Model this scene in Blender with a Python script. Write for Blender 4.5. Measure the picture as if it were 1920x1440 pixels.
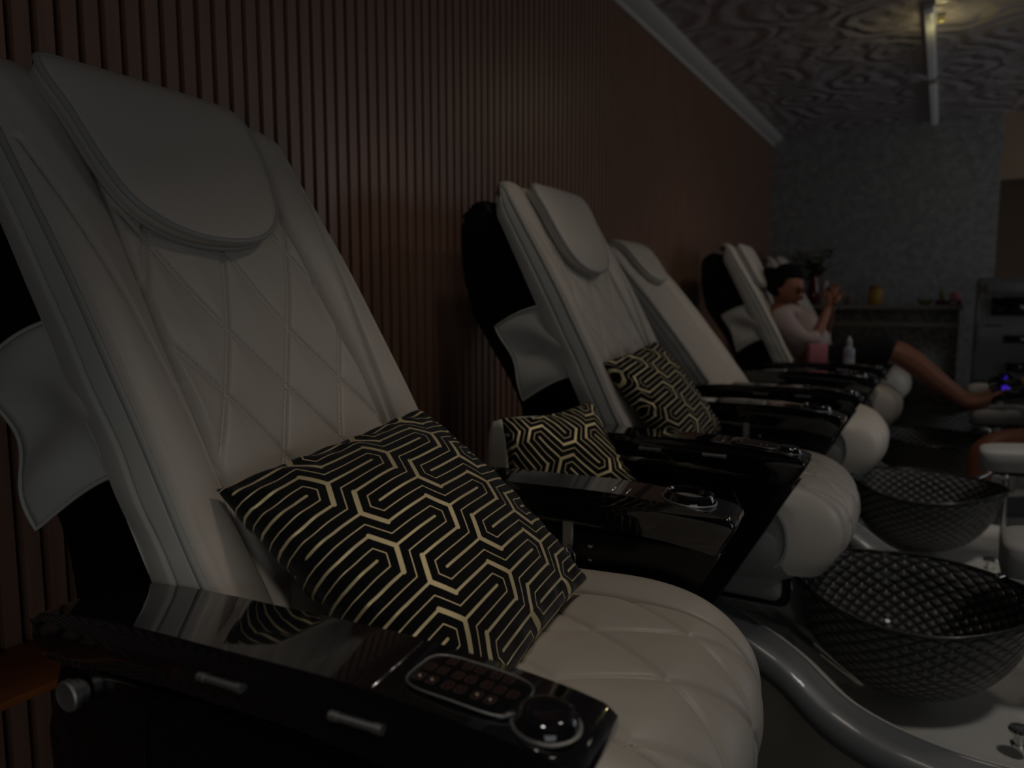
import bpy, bmesh, math, random
from mathutils import Vector, Matrix, noise
random.seed(7)
R = math.radians
sc = bpy.context.scene
for o in list(bpy.data.objects): bpy.data.objects.remove(o)
COL = sc.collection

# ------------------------------------------------------------------ camera
cd = bpy.data.cameras.new('camera'); cam = bpy.data.objects.new('camera', cd); COL.objects.link(cam)
cam.location = (1.34, 0.0, 1.2)
cam.rotation_euler = (R(90 - 6.2), 0, R(29.9))
cd.sensor_width = 36; cd.lens = 1400 / 1920 * 36; cd.clip_start = .02; cd.clip_end = 60
cd.dof.use_dof = True; cd.dof.focus_distance = 1.02; cd.dof.aperture_fstop = 3.6
sc.camera = cam

# ------------------------------------------------------------------ world, view
w = bpy.data.worlds.new('world'); sc.world = w; w.use_nodes = True
w.node_tree.nodes['Background'].inputs[0].default_value = (.75, .8, 1, 1)
w.node_tree.nodes['Background'].inputs[1].default_value = .0
sc.view_settings.view_transform = 'Standard'; sc.view_settings.look = 'None'
sc.view_settings.exposure = 0; sc.view_settings.gamma = 1; sc.view_settings.use_curve_mapping = False

# ------------------------------------------------------------------ lights (ceiling downlights over the foot bowls, plus added fill spots and area fills)
def spot(name, loc, target, energy, col, ang, blend=.9, rad=.06):
    l = bpy.data.lights.new(name, 'SPOT'); l.energy = energy; l.color = col
    l.spot_size = R(ang); l.spot_blend = blend; l.shadow_soft_size = rad
    o = bpy.data.objects.new(name, l); COL.objects.link(o); o.location = loc
    o.rotation_euler = (Vector(target) - Vector(loc)).to_track_quat('-Z', 'Y').to_euler()
    return o
def area(name, loc, target, energy, col, sx, sy):
    l = bpy.data.lights.new(name, 'AREA'); l.energy = energy; l.color = col
    l.shape = 'RECTANGLE'; l.size = sx; l.size_y = sy
    o = bpy.data.objects.new(name, l); COL.objects.link(o); o.location = loc
    o.rotation_euler = (Vector(target) - Vector(loc)).to_track_quat('-Z', 'Y').to_euler()
    return o
WARM = (1, .88, .74); COOL = (.80, .90, 1)
spot('downlight_a', (1.50, 1.45, 2.56), (.88, 1.05, .82), 16.5, WARM, 56, 1.0, .12)
spot('fill_spot_b', (1.35, -.30, 2.56), (.74, .42, .25), 24, (1, .93, .84), 38, 1.0, .12)  # added spot brightening the lower side and arm of the nearest chair
spot('downlight_c', (1.75, 2.9, 2.56), (.75, 2.6, .9), 11, WARM, 96, 1.0, .12)
spot('downlight_d', (1.6, 3.5, 2.56), (.7, 4.3, .9), 12, WARM, 90, 1.0, .12)
spot('fill_spot_e', (2.1, 1.25, 2.56), (1.45, 1.95, .25), 25, (1, .95, .88), 36, 1.0, .12)  # added narrow spot lifting the deck and side of the second tub
spot('fill_spot_f', (2.1, 2.5, 2.56), (1.45, 3.15, .25), 30, (1, .95, .88), 38, 1.0, .12)  # added narrow spot lifting the third tub
spot('fill_spot_g', (.9, 1.42, 2.56), (.0, 1.72, .8), 7, WARM, 46, 1.0, .12)  # added spot brightening the low wall between the nearest chairs
spot('fill_spot_h', (1.3, 4.2, 2.56), (.0, 3.8, 1.2), 2, WARM, 110, 1.0, .12)  # added wide wash on the slats farther along
spot('fill_spot_i', (.40, .1, 2.57), (0, .75, 2.0), 1.0, WARM, 70, 1.0, .06)  # added grazing wash for the near end of the slatted wall
area('front_fill', (2.9, -1.7, .9), (1.2, 2.2, .6), 7, (.93, .97, 1), 2.4, 1.2)  # added soft fill from behind the viewer, for faces turned that way
area('right_fill', (4.3, 4.6, 1.4), (.3, 2.9, 1.2), 6, COOL, 2.2, 1.6)  # added cool fill from the right, for chair backs and slat sheen
area('back_fill', (3.9, 5.6, 1.8), (.8, 6.2, 1.5), 5, (.95, .96, 1), 1.6, 1.4)  # added fill brightening the back wall and counter

# ------------------------------------------------------------------ materials
def mat(name, base, rough=.5, metal=0, coat=0, spec=.5, noise_amt=0, noise_scale=20, bump=0, bump_scale=60, trans=0, emis=None, estr=0, ior=1.45, sheen=0):
    m = bpy.data.materials.new(name); m.use_nodes = True
    nt = m.node_tree; b = nt.nodes['Principled BSDF']
    b.inputs['Base Color'].default_value = (*base, 1); b.inputs['Roughness'].default_value = rough
    b.inputs['Metallic'].default_value = metal; b.inputs['Coat Weight'].default_value = coat
    b.inputs['Coat Roughness'].default_value = .04
    b.inputs['Specular IOR Level'].default_value = spec; b.inputs['IOR'].default_value = ior
    b.inputs['Transmission Weight'].default_value = trans; b.inputs['Sheen Weight'].default_value = sheen
    if emis: b.inputs['Emission Color'].default_value = (*emis, 1); b.inputs['Emission Strength'].default_value = estr
    tc = nt.nodes.new('ShaderNodeTexCoord')
    if noise_amt:
        n = nt.nodes.new('ShaderNodeTexNoise'); n.inputs['Scale'].default_value = noise_scale; n.inputs['Detail'].default_value = 4
        nt.links.new(tc.outputs['Object'], n.inputs['Vector'])
        mx = nt.nodes.new('ShaderNodeMix'); mx.data_type = 'RGBA'
        mx.inputs['A'].default_value = (*[c * (1 - noise_amt) for c in base], 1)
        mx.inputs['B'].default_value = (*[min(1, c * (1 + noise_amt)) for c in base], 1)
        nt.links.new(n.outputs['Fac'], mx.inputs['Factor']); nt.links.new(mx.outputs['Result'], b.inputs['Base Color'])
    if bump:
        n = nt.nodes.new('ShaderNodeTexNoise'); n.inputs['Scale'].default_value = bump_scale; n.inputs['Detail'].default_value = 5
        nt.links.new(tc.outputs['Object'], n.inputs['Vector'])
        bp = nt.nodes.new('ShaderNodeBump'); bp.inputs['Strength'].default_value = bump; bp.inputs['Distance'].default_value = .01
        nt.links.new(n.outputs['Fac'], bp.inputs['Height']); nt.links.new(bp.outputs['Normal'], b.inputs['Normal'])
    return m
M = {}
M['leather'] = mat('cream_leather', (.56, .51, .45), .42, spec=.45, noise_amt=.04, noise_scale=9, bump=.05, bump_scale=350)
M['leather_side'] = mat('grey_leather', (.52, .52, .48), .45, spec=.4, noise_amt=.04, noise_scale=9, bump=.05, bump_scale=350)
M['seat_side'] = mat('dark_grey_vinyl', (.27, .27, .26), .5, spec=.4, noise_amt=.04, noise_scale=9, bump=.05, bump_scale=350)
M['piping'] = mat('piping_leather', (.36, .36, .34), .4, spec=.45, bump=.04, bump_scale=300)
M['seam'] = mat('seam_thread', (.66, .60, .52), .7)
M['black'] = mat('black_gloss_plastic', (.004, .004, .0045), .22, coat=.15, spec=.4)
M['black_top'] = mat('black_piano_lacquer', (.006, .006, .007), .05, coat=1, spec=.6, bump=.004, bump_scale=12)
M['black_matte'] = mat('black_matte_shell', (.003, .003, .003), .55, spec=.25, bump=.05, bump_scale=200)
M['chrome'] = mat('chrome', (.62, .62, .60), .16, metal=1)
M['nickel'] = mat('brushed_nickel', (.42, .42, .41), .5, metal=1, bump=.05, bump_scale=150)
M['tub'] = mat('tub_grey_gelcoat', (.66, .64, .59), .34, coat=.15, noise_amt=.05, noise_scale=5)
M['tub_rim'] = mat('tub_blue_grey_rim', (.15, .157, .165), .36, coat=.2, noise_amt=.05, noise_scale=6)
M['pad'] = mat('footrest_vinyl', (.40, .39, .37), .5, bump=.05, bump_scale=200)
M['screen'] = mat('dark_screen', (.004, .004, .005), .1, coat=.5)
M['button'] = mat('button_film', (.020, .007, .006), .35, emis=(.8, .25, .2), estr=.0015)
M['frame'] = mat('button_frame', (.09, .06, .055), .4)
M['led'] = mat('button_led', (.5, .4, .3), .3, emis=(1, .8, .55), estr=.035)
M['skin'] = mat('skin', (.24, .095, .055), .5, noise_amt=.05, noise_scale=12, bump=.04, bump_scale=80)
M['skin2'] = mat('skin_dark', (.25, .09, .052), .5, noise_amt=.05, noise_scale=12, bump=.04, bump_scale=80)
M['hair'] = mat('black_hair', (.004, .004, .005), .8, spec=.15, bump=.5, bump_scale=90)
M['shirt'] = mat('pale_pink_shirt', (.40, .32, .31), .85, noise_amt=.06, noise_scale=14, bump=.3, bump_scale=18)
M['pants'] = mat('black_trousers', (.006, .006, .008), .9, bump=.2, bump_scale=30)
M['glove'] = mat('black_nitrile_glove', (.006, .006, .006), .4)
M['lips'] = mat('lips', (.25, .06, .05), .5)
M['white'] = mat('white_vinyl', (.62, .62, .56), .4, bump=.03, bump_scale=150)
M['towel'] = mat('white_towel', (.48, .47, .45), .95, bump=.6, bump_scale=160)
M['pinkpaper'] = mat('pink_card', (.55, .20, .24), .7)
M['bottle'] = mat('pale_blue_bottle', (.26, .27, .36), .3, coat=.3)
M['cap'] = mat('white_cap', (.42, .43, .42), .4)
M['vase'] = mat('dark_red_glass', (.12, .004, .006), .12, coat=.5)
M['leafm'] = mat('leaf_green', (.02, .028, .008), .6, noise_amt=.4, noise_scale=20)
M['petal'] = mat('lily_petal', (.30, .31, .16), .6, noise_amt=.2, noise_scale=30)
M['petal2'] = mat('orange_petal', (.22, .10, .05), .6, noise_amt=.2, noise_scale=30)
M['candle'] = mat('white_wax', (.40, .39, .35), .5)
M['yellow'] = mat('yellow_label', (.40, .24, .03), .5, noise_amt=.15, noise_scale=30)
M['lime'] = mat('pale_green', (.22, .22, .10), .6)
M['redtray'] = mat('dark_red_lacquer', (.09, .012, .012), .3, coat=.3)
M['counter'] = mat('counter_stone', (.20, .17, .15), .35, noise_amt=.15, noise_scale=20)
M['machine'] = mat('machine_grey', (.17, .17, .175), .5, noise_amt=.05)
M['machine_dark'] = mat('machine_dark_grey', (.05, .05, .055), .5)
M['beige'] = mat('beige_paint', (.36, .25, .17), .8, noise_amt=.05, noise_scale=3)
M['grey_paint'] = mat('grey_paint', (.25, .25, .25), .8, noise_amt=.05, noise_scale=3)
M['white_paint'] = mat('white_trim_paint', (.50, .48, .455), .55)
M['tube'] = mat('light_tube', (.5, .5, .48), .4, emis=(.9, .95, .95), estr=.022)
M['warmglow'] = mat('warm_added_glow', (.5, .4, .1), .4, emis=(1, .85, .35), estr=.06)  # emission of the added bulb beside the strip
M['ledge'] = mat('orange_wood', (.32, .10, .026), .45, noise_amt=.25, noise_scale=14)
M['bluelight'] = mat('violet_led', (.1, .05, .5), .3, emis=(.10, .03, 1), estr=.28)
M['phone'] = mat('phone_black', (.01, .01, .012), .2, coat=.5)
M['water'] = mat('clear_plastic', (.2, .2, .19), .25)
M['thread'] = mat('gold_thread', (.5, .4, .22), .6)

def nodes(m): return m.node_tree.nodes, m.node_tree.links
def wood_wall():
    m = mat('slat_walnut', (.2, .1, .06), .38, spec=.6); N, L = nodes(m); b = N['Principled BSDF']
    tc = N.new('ShaderNodeTexCoord'); mp = N.new('ShaderNodeMapping'); mp.inputs['Scale'].default_value = (8, 8, .6)
    n = N.new('ShaderNodeTexNoise'); n.inputs['Scale'].default_value = 6; n.inputs['Detail'].default_value = 8
    cr = N.new('ShaderNodeValToRGB'); cr.color_ramp.elements[0].position = .3; cr.color_ramp.elements[0].color = (.23, .125, .085, 1)
    cr.color_ramp.elements[1].position = .75; cr.color_ramp.elements[1].color = (.32, .18, .125, 1)
    L.new(tc.outputs['Object'], mp.inputs[0]); L.new(mp.outputs[0], n.inputs['Vector']); L.new(n.outputs['Fac'], cr.inputs[0]); L.new(cr.outputs[0], b.inputs['Base Color'])
    return m
M['slat'] = wood_wall()
M['backer'] = mat('black_felt', (.006, .006, .006), .95)
def mosaic(name, c0, c1, scale, rough, mortar=(.05, .05, .05)):
    m = mat(name, c0, rough); N, L = nodes(m); b = N['Principled BSDF']
    tc = N.new('ShaderNodeTexCoord'); sx = N.new('ShaderNodeSeparateXYZ'); cx = N.new('ShaderNodeCombineXYZ')
    L.new(tc.outputs['Object'], sx.inputs[0]); ad = N.new('ShaderNodeMath'); ad.operation = 'ADD'
    L.new(sx.outputs[0], ad.inputs[0]); L.new(sx.outputs[1], ad.inputs[1]); L.new(ad.outputs[0], cx.inputs[0]); L.new(sx.outputs[2], cx.inputs[1])
    br = N.new('ShaderNodeTexBrick'); br.inputs['Scale'].default_value = scale; br.inputs['Color1'].default_value = (*c0, 1); br.inputs['Color2'].default_value = (*c1, 1)
    br.inputs['Mortar'].default_value = (*mortar, 1); br.inputs['Mortar Size'].default_value = .03; br.inputs['Brick Width'].default_value = .5; br.inputs['Row Height'].default_value = .5
    L.new(cx.outputs[0], br.inputs['Vector'])
    n = N.new('ShaderNodeTexNoise'); n.inputs['Scale'].default_value = scale * 1.1; n.inputs['Detail'].default_value = 1; L.new(cx.outputs[0], n.inputs['Vector'])
    mx = N.new('ShaderNodeMix'); mx.data_type = 'RGBA'; mx.blend_type = 'MULTIPLY'; mx.inputs['Factor'].default_value = .5
    L.new(br.outputs['Color'], mx.inputs['A']); L.new(n.outputs['Fac'], mx.inputs['B']); L.new(mx.outputs['Result'], b.inputs['Base Color'])
    return m
M['mosaic'] = mosaic('grey_mosaic_stone', (.42, .42, .41), (.32, .32, .315), 14, .35, (.26, .26, .26))
M['mosaic_dark'] = mosaic('dark_mosaic_glass', (.10, .09, .08), (.28, .26, .24), 18, .2)
def ceiling_mat():
    m = mat('swirl_plaster_ceiling', (.42, .375, .395), .3, spec=.9); N, L = nodes(m); b = N['Principled BSDF']
    tc = N.new('ShaderNodeTexCoord'); vo = N.new('ShaderNodeTexVoronoi'); vo.inputs['Scale'].default_value = 2.6
    nz = N.new('ShaderNodeTexNoise'); nz.inputs['Scale'].default_value = 3; nz.inputs['Detail'].default_value = 3
    L.new(tc.outputs['Object'], nz.inputs['Vector'])
    vm_ = N.new('ShaderNodeVectorMath'); vm_.operation = 'MULTIPLY_ADD'; vm_.inputs[1].default_value = (.25, .25, .25)
    L.new(nz.outputs['Color'], vm_.inputs[0]); L.new(tc.outputs['Object'], vm_.inputs[2]); L.new(vm_.outputs[0], vo.inputs['Vector'])
    a = N.new('ShaderNodeMath'); a.operation = 'MULTIPLY'; a.inputs[1].default_value = 21; L.new(vo.outputs['Distance'], a.inputs[0])
    c = N.new('ShaderNodeMath'); c.operation = 'SINE'; L.new(a.outputs[0], c.inputs[0])
    bp = N.new('ShaderNodeBump'); bp.inputs['Strength'].default_value = .45; bp.inputs['Distance'].default_value = .02
    L.new(c.outputs[0], bp.inputs['Height']); L.new(bp.outputs[0], b.inputs['Normal'])
    return m
M['ceil'] = ceiling_mat()
def floor_mat():
    m = mat('floor_tile', (.2, .19, .17), .3); N, L = nodes(m); b = N['Principled BSDF']
    tc = N.new('ShaderNodeTexCoord'); br = N.new('ShaderNodeTexBrick'); br.offset = 0
    br.inputs['Scale'].default_value = 1.6; br.inputs['Mortar Size'].default_value = .006; br.inputs['Brick Width'].default_value = 1; br.inputs['Row Height'].default_value = 1
    br.inputs['Color1'].default_value = (.15, .14, .125, 1); br.inputs['Color2'].default_value = (.17, .16, .14, 1); br.inputs['Mortar'].default_value = (.05, .05, .05, 1)
    L.new(tc.outputs['Object'], br.inputs['Vector']); L.new(br.outputs['Color'], b.inputs['Base Color'])
    return m
M['floor'] = floor_mat()
def glass_mat():
    m = mat('smoky_dimpled_glass', (.06, .06, .06), .26, trans=.12, ior=1.4, coat=.1); N, L = nodes(m); b = N['Principled BSDF']
    uv = N.new('ShaderNodeUVMap'); uv.uv_map = 'UVMap'
    sp = N.new('ShaderNodeSeparateXYZ'); L.new(uv.outputs[0], sp.inputs[0])
    def ma(op, a, b2=None):
        n = N.new('ShaderNodeMath'); n.operation = op
        for k_, v_ in enumerate((a, b2)):
            if v_ is None: continue
            if isinstance(v_, (int, float)): n.inputs[k_].default_value = v_
            else: L.new(v_, n.inputs[k_])
        return n.outputs[0]
    p_ = ma('SINE', ma('MULTIPLY', ma('ADD', sp.outputs[0], sp.outputs[1]), math.pi)); q_ = ma('SINE', ma('MULTIPLY', ma('SUBTRACT', sp.outputs[0], sp.outputs[1]), math.pi))
    hgt = ma('POWER', ma('ABSOLUTE', ma('MULTIPLY', p_, q_)), .6)
    bp = N.new('ShaderNodeBump'); bp.inputs['Strength'].default_value = .9; bp.inputs['Distance'].default_value = .010
    L.new(hgt, bp.inputs['Height']); L.new(bp.outputs[0], b.inputs['Normal'])
    mx = N.new('ShaderNodeMix'); mx.data_type = 'RGBA'; mx.inputs['A'].default_value = (.035, .035, .034, 1); mx.inputs['B'].default_value = (.15, .15, .145, 1)
    L.new(hgt, mx.inputs['Factor']); L.new(mx.outputs['Result'], b.inputs['Base Color'])
    return m
M['glass'] = glass_mat()

def maze_mat():
    """black fabric woven with nested hexagonal metallic gold lines"""
    m = mat('black_gold_jacquard', (.004, .004, .0045), .9, spec=.2, sheen=.15); N, L = nodes(m); b = N['Principled BSDF']
    P = 7.6
    uv = N.new('ShaderNodeUVMap'); uv.uv_map = 'UVMap'; sp = N.new('ShaderNodeSeparateXYZ'); L.new(uv.outputs[0], sp.inputs[0])
    def ma(op, a, bb=None, c=None):
        n = N.new('ShaderNodeMath'); n.operation = op
        for i, v in enumerate((a, bb, c)):
            if v is None: continue
            if isinstance(v, (int, float)): n.inputs[i].default_value = v
            else: L.new(v, n.inputs[i])
        return n.outputs[0]
    s = ma('SUBTRACT', ma('FLOORED_MODULO', ma('ADD', sp.outputs[0], P / 2 + 100 * P), P), P / 2)
    t = ma('PINGPONG', ma('ABSOLUTE', sp.outputs[1]), 4)
    cb = N.new('ShaderNodeCombineXYZ'); L.new(s, cb.inputs[0]); L.new(t, cb.inputs[1]); p = cb.outputs[0]
    def vm(op, a, bb=None, sc_=None):
        n = N.new('ShaderNodeVectorMath'); n.operation = op
        for i, v in enumerate((a, bb)):
            if v is None: continue
            if isinstance(v, (tuple, list)): n.inputs[i].default_value = v
            else: L.new(v, n.inputs[i])
        if sc_ is not None: L.new(sc_, n.inputs['Scale'])
        return n
    def seg(a, c, hw):
        ba = (c[0] - a[0], c[1] - a[1], 0); l2 = ba[0]**2 + ba[1]**2
        pa = vm('SUBTRACT', p, (a[0], a[1], 0)).outputs[0]
        h = vm('DOT_PRODUCT', pa, tuple(x / l2 for x in ba)).outputs['Value']
        n = N.new('ShaderNodeClamp'); L.new(h, n.inputs[0])
        q = vm('SCALE', ba, None, n.outputs[0]).outputs[0]
        d = vm('LENGTH', vm('SUBTRACT', pa, q).outputs[0]).outputs['Value']
        return ma('SUBTRACT', d, hw)
    k = 1 / math.tan(R(60)); H = P / 2
    TK, MD, BR, TN = .23, .125, .12, .06
    segs = [((0, 0), (-2*k, 2), TK), ((0, 4), (2*k, 2), TK),
            ((-2*k, 2), (-H-.5, 2), MD), ((2*k, 2), (H+.5, 2), MD),
            ((0, 0), (H+.5, 0), BR), ((-H-.5, 0), (-2.25, 0), BR),
            ((0, 4), (-H-.5, 4), BR), ((H+.5, 4), (2.25, 4), BR),
            ((k, 1), (-k, 3), TN),
            ((k, 1), (H+.5, 1), TN), ((-H-.5, 1), (-1.155-k, 1), TN), ((-1.155, 0), (-1.155-k, 1), TN),
            ((-k, 3), (-H-.5, 3), TN), ((H+.5, 3), (1.155+k, 3), TN), ((1.155, 4), (1.155+k, 3), TN)]
    d = None
    for a, c, hw in segs:
        e = seg(a, c, hw); d = e if d is None else ma('MINIMUM', d, e)
    mr = N.new('ShaderNodeMapRange'); L.new(d, mr.inputs[0]); mr.inputs[1].default_value = .02; mr.inputs[2].default_value = -.02; mr.inputs[3].default_value = 0; mr.inputs[4].default_value = 1
    fac = mr.outputs[0]
    mx = N.new('ShaderNodeMix'); mx.data_type = 'RGBA'; mx.inputs['A'].default_value = (.0045, .0042, .0045, 1); mx.inputs['B'].default_value = (.74, .62, .36, 1)
    L.new(fac, mx.inputs['Factor']); L.new(mx.outputs['Result'], b.inputs['Base Color'])
    L.new(ma('MULTIPLY', fac, .35), b.inputs['Metallic'])
    L.new(ma('SUBTRACT', .9, ma('MULTIPLY', fac, .42)), b.inputs['Roughness'])
    nz = N.new('ShaderNodeTexNoise'); nz.inputs['Scale'].default_value = 14; L.new(uv.outputs[0], nz.inputs['Vector'])
    bp = N.new('ShaderNodeBump'); bp.inputs['Strength'].default_value = .25; bp.inputs['Distance'].default_value = .002
    L.new(ma('ADD', ma('MULTIPLY', fac, .6), ma('MULTIPLY', nz.outputs['Fac'], .3)), bp.inputs['Height']); L.new(bp.outputs[0], b.inputs['Normal'])
    return m
M['maze'] = maze_mat()

# ------------------------------------------------------------------ mesh helpers
def link(name, me, m=None, parent=None, smooth=True):
    o = bpy.data.objects.new(name, me); COL.objects.link(o)
    if m is not None:
        for x in (m if isinstance(m, (list, tuple)) else [m]): me.materials.append(M[x] if isinstance(x, str) else x)
    if smooth:
        for p in me.polygons: p.use_smooth = True
    if parent: o.parent = parent
    return o
def from_bm(name, bm, m, parent=None, smooth=True, sharp=None):
    bmesh.ops.recalc_face_normals(bm, faces=bm.faces)
    me = bpy.data.meshes.new(name); bm.to_mesh(me); bm.free()
    o = link(name, me, m, parent, smooth)
    if smooth and sharp: me.set_sharp_from_angle(angle=R(sharp))
    return o
def root(name, label, cat, loc=(0, 0, 0), rz=0, group=None):
    o = bpy.data.objects.new(name, None); COL.objects.link(o); o.location = loc; o.rotation_euler = (0, 0, rz)
    o.empty_display_size = .1
    o['label'] = label; o['category'] = cat
    if group: o['group'] = group
    return o
def tag(o, label, cat, group=None):
    o['label'] = label; o['category'] = cat
    if group: o['group'] = group
    return o
def struct(o): o['kind'] = 'structure'; return o
def bm_box(bm, x0, x1, y0, y1, z0, z1, bev=0, seg=2):
    r = bmesh.ops.create_cube(bm, size=1); vs = r['verts']
    for v in vs:
        v.co.x = x0 if v.co.x < 0 else x1; v.co.y = y0 if v.co.y < 0 else y1; v.co.z = z0 if v.co.z < 0 else z1
    if bev:
        es = list({e for v in vs for e in v.link_edges})
        bmesh.ops.bevel(bm, geom=es, offset=bev, segments=seg, affect='EDGES', profile=.5)
    return vs
def box(name, x0, x1, y0, y1, z0, z1, m, parent=None, bev=.004, seg=2):
    bm = bmesh.new(); bm_box(bm, x0, x1, y0, y1, z0, z1, bev, seg)
    return from_bm(name, bm, m, parent, True, 35)
def bm_prism(bm, pts, y0, y1, bev=0, seg=2, axis='y'):
    """extrude an outline in the xz plane along y (or in xy along z)"""
    mk = (lambda a, b, c: (a, c, b)) if axis == 'y' else (lambda a, b, c: (a, b, c))
    A = [bm.verts.new(mk(p[0], p[1], y0)) for p in pts]; B = [bm.verts.new(mk(p[0], p[1], y1)) for p in pts]
    n = len(pts); fs = [bm.faces.new(A), bm.faces.new(B[::-1])]
    for i in range(n): fs.append(bm.faces.new((A[i], B[i], B[(i+1) % n], A[(i+1) % n])))
    if bev:
        es = list(fs[0].edges) + list(fs[1].edges)
        bmesh.ops.bevel(bm, geom=es, offset=bev, segments=seg, affect='EDGES', profile=.5)
def prism(name, pts, y0, y1, m, parent=None, bev=.005, seg=3, axis='y'):
    bm = bmesh.new(); bm_prism(bm, pts, y0, y1, bev, seg, axis)
    return from_bm(name, bm, m, parent, True, 40)
def catmull(pts, n=8, closed=False):
    out = []; N = len(pts); P = [Vector(p) for p in pts]
    for i in range(N if closed else N - 1):
        p0 = P[(i-1) % N] if closed or i > 0 else P[0] * 2 - P[1]
        p1 = P[i]; p2 = P[(i+1) % N]; p3 = P[(i+2) % N] if closed or i + 2 < N else P[-1] * 2 - P[-2]
        for k in range(n):
            t = k / n
            out.append(.5 * ((2*p1) + (-p0+p2)*t + (2*p0-5*p1+4*p2-p3)*t*t + (-p0+3*p1-3*p2+p3)*t**3))
    if not closed: out.append(P[-1])
    return out
def bm_tube(bm, pts, r, seg=8, closed=False, cap=True):
    P = [Vector(p) for p in pts]; n = len(P); rings = []
    rr = r if isinstance(r, (list, tuple)) else [r] * n
    T0 = None; U = None
    for i in range(n):
        a = P[(i-1) % n] if closed or i > 0 else P[i]; c = P[(i+1) % n] if closed or i < n-1 else P[i]
        T = (c - a)
        if T.length < 1e-9: T = Vector((0, 0, 1))
        T.normalize()
        if U is None: U = T.orthogonal().normalized()
        else: U = (U - T * U.dot(T)).normalized()
        V = T.cross(U)
        rings.append([bm.verts.new(P[i] + (U * math.cos(2*math.pi*k/seg) + V * math.sin(2*math.pi*k/seg)) * rr[i]) for k in range(seg)])
    for i in range(n if closed else n - 1):
        A = rings[i]; B = rings[(i+1) % n]
        for k in range(seg): bm.faces.new((A[k], A[(k+1) % seg], B[(k+1) % seg], B[k]))
    if cap and not closed:
        bm.faces.new(rings[0][::-1]); bm.faces.new(rings[-1])
def tube(name, pts, r, m, parent=None, seg=8, closed=False):
    bm = bmesh.new(); bm_tube(bm, pts, r, seg, closed); return from_bm(name, bm, m, parent)
def bm_lathe(bm, prof, c=(0, 0, 0), seg=24, mtx=None):
    rings = []
    for r, z in prof:
        rings.append([bm.verts.new((c[0] + r*math.cos(2*math.pi*k/seg), c[1] + r*math.sin(2*math.pi*k/seg), c[2] + z)) for k in range(seg)])
    for A, B in zip(rings, rings[1:]):
        for k in range(seg): bm.faces.new((A[k], A[(k+1) % seg], B[(k+1) % seg], B[k]))
    bm.faces.new(rings[0][::-1]); bm.faces.new(rings[-1])
    if mtx is not None:
        for rg in rings:
            for v in rg: v.co = mtx @ v.co
def lathe(name, prof, c, m, parent=None, seg=24, mtx=None, sharp=40):
    bm = bmesh.new(); bm_lathe(bm, prof, c, seg, mtx); return from_bm(name, bm, m, parent, True, sharp)
def grid(name, fn, nu, nv, m, parent=None, closed_u=False, capends=False, uvf=None):
    """fn(u,v) in 0..1 -> point"""
    vs = []; fs = []; cu = nu if closed_u else nu + 1
    for j in range(nv + 1):
        for i in range(cu): vs.append(fn(i / nu, j / nv))
    for j in range(nv):
        for i in range(nu):
            a = j*cu + i; b2 = j*cu + (i+1) % cu
            fs.append((a, b2, b2 + cu, a + cu))
    if capends: fs.append(tuple(range(cu))[::-1]); fs.append(tuple(nv*cu + i for i in range(cu)))
    me = bpy.data.meshes.new(name); me.from_pydata([tuple(v) for v in vs], [], fs); me.update()
    bm = bmesh.new(); bm.from_mesh(me); bmesh.ops.recalc_face_normals(bm, faces=bm.faces)
    if uvf:
        l = bm.loops.layers.uv.new('UVMap')
        for f in bm.faces:
            for lp in f.loops:
                i = lp.vert.index; j, ii = divmod(i, cu); lp[l].uv = uvf(ii / nu, j / nv)
    bm.to_mesh(me); bm.free()
    return link(name, me, m, parent)
def lerp(a, b, t): return a + (b - a) * t
def interp(tab, x):
    if x <= tab[0][0]: return tab[0][1]
    for (a, va), (b, vb) in zip(tab, tab[1:]):
        if x <= b: return lerp(va, vb, (x - a) / (b - a))
    return tab[-1][1]
def sstep(a, b, x):
    t = max(0, min(1, (x - a) / (b - a))); return t*t*(3-2*t)

class Spine:
    """smooth curve in xz, sampled by arc length; offset along its left normal"""
    def __init__(s, pts, n=12):
        s.P = catmull([(p[0], 0, p[1]) for p in pts], n)
        s.L = [0]
        for a, b in zip(s.P, s.P[1:]): s.L.append(s.L[-1] + (b - a).length)
        s.len = s.L[-1]
    def at(s, d, h=0, y=0):
        d0 = max(0, min(s.len, d)); i = 0
        lo, hi = 0, len(s.L) - 2
        while lo < hi:
            mid = (lo + hi + 1) // 2
            if s.L[mid] <= d0: lo = mid
            else: hi = mid - 1
        i = lo
        t = (d0 - s.L[i]) / max(1e-9, s.L[i+1] - s.L[i])
        p = s.P[i].lerp(s.P[i+1], t)
        def tan(k): return (s.P[min(len(s.P)-1, k+1)] - s.P[max(0, k-1)]).normalized()
        T = tan(i).lerp(tan(i+1), t).normalized()
        p = p + T * (d - d0)
        Nn = Vector((T.z, 0, -T.x))
        q = p + Nn * h; q.y = y
        return q
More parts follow.
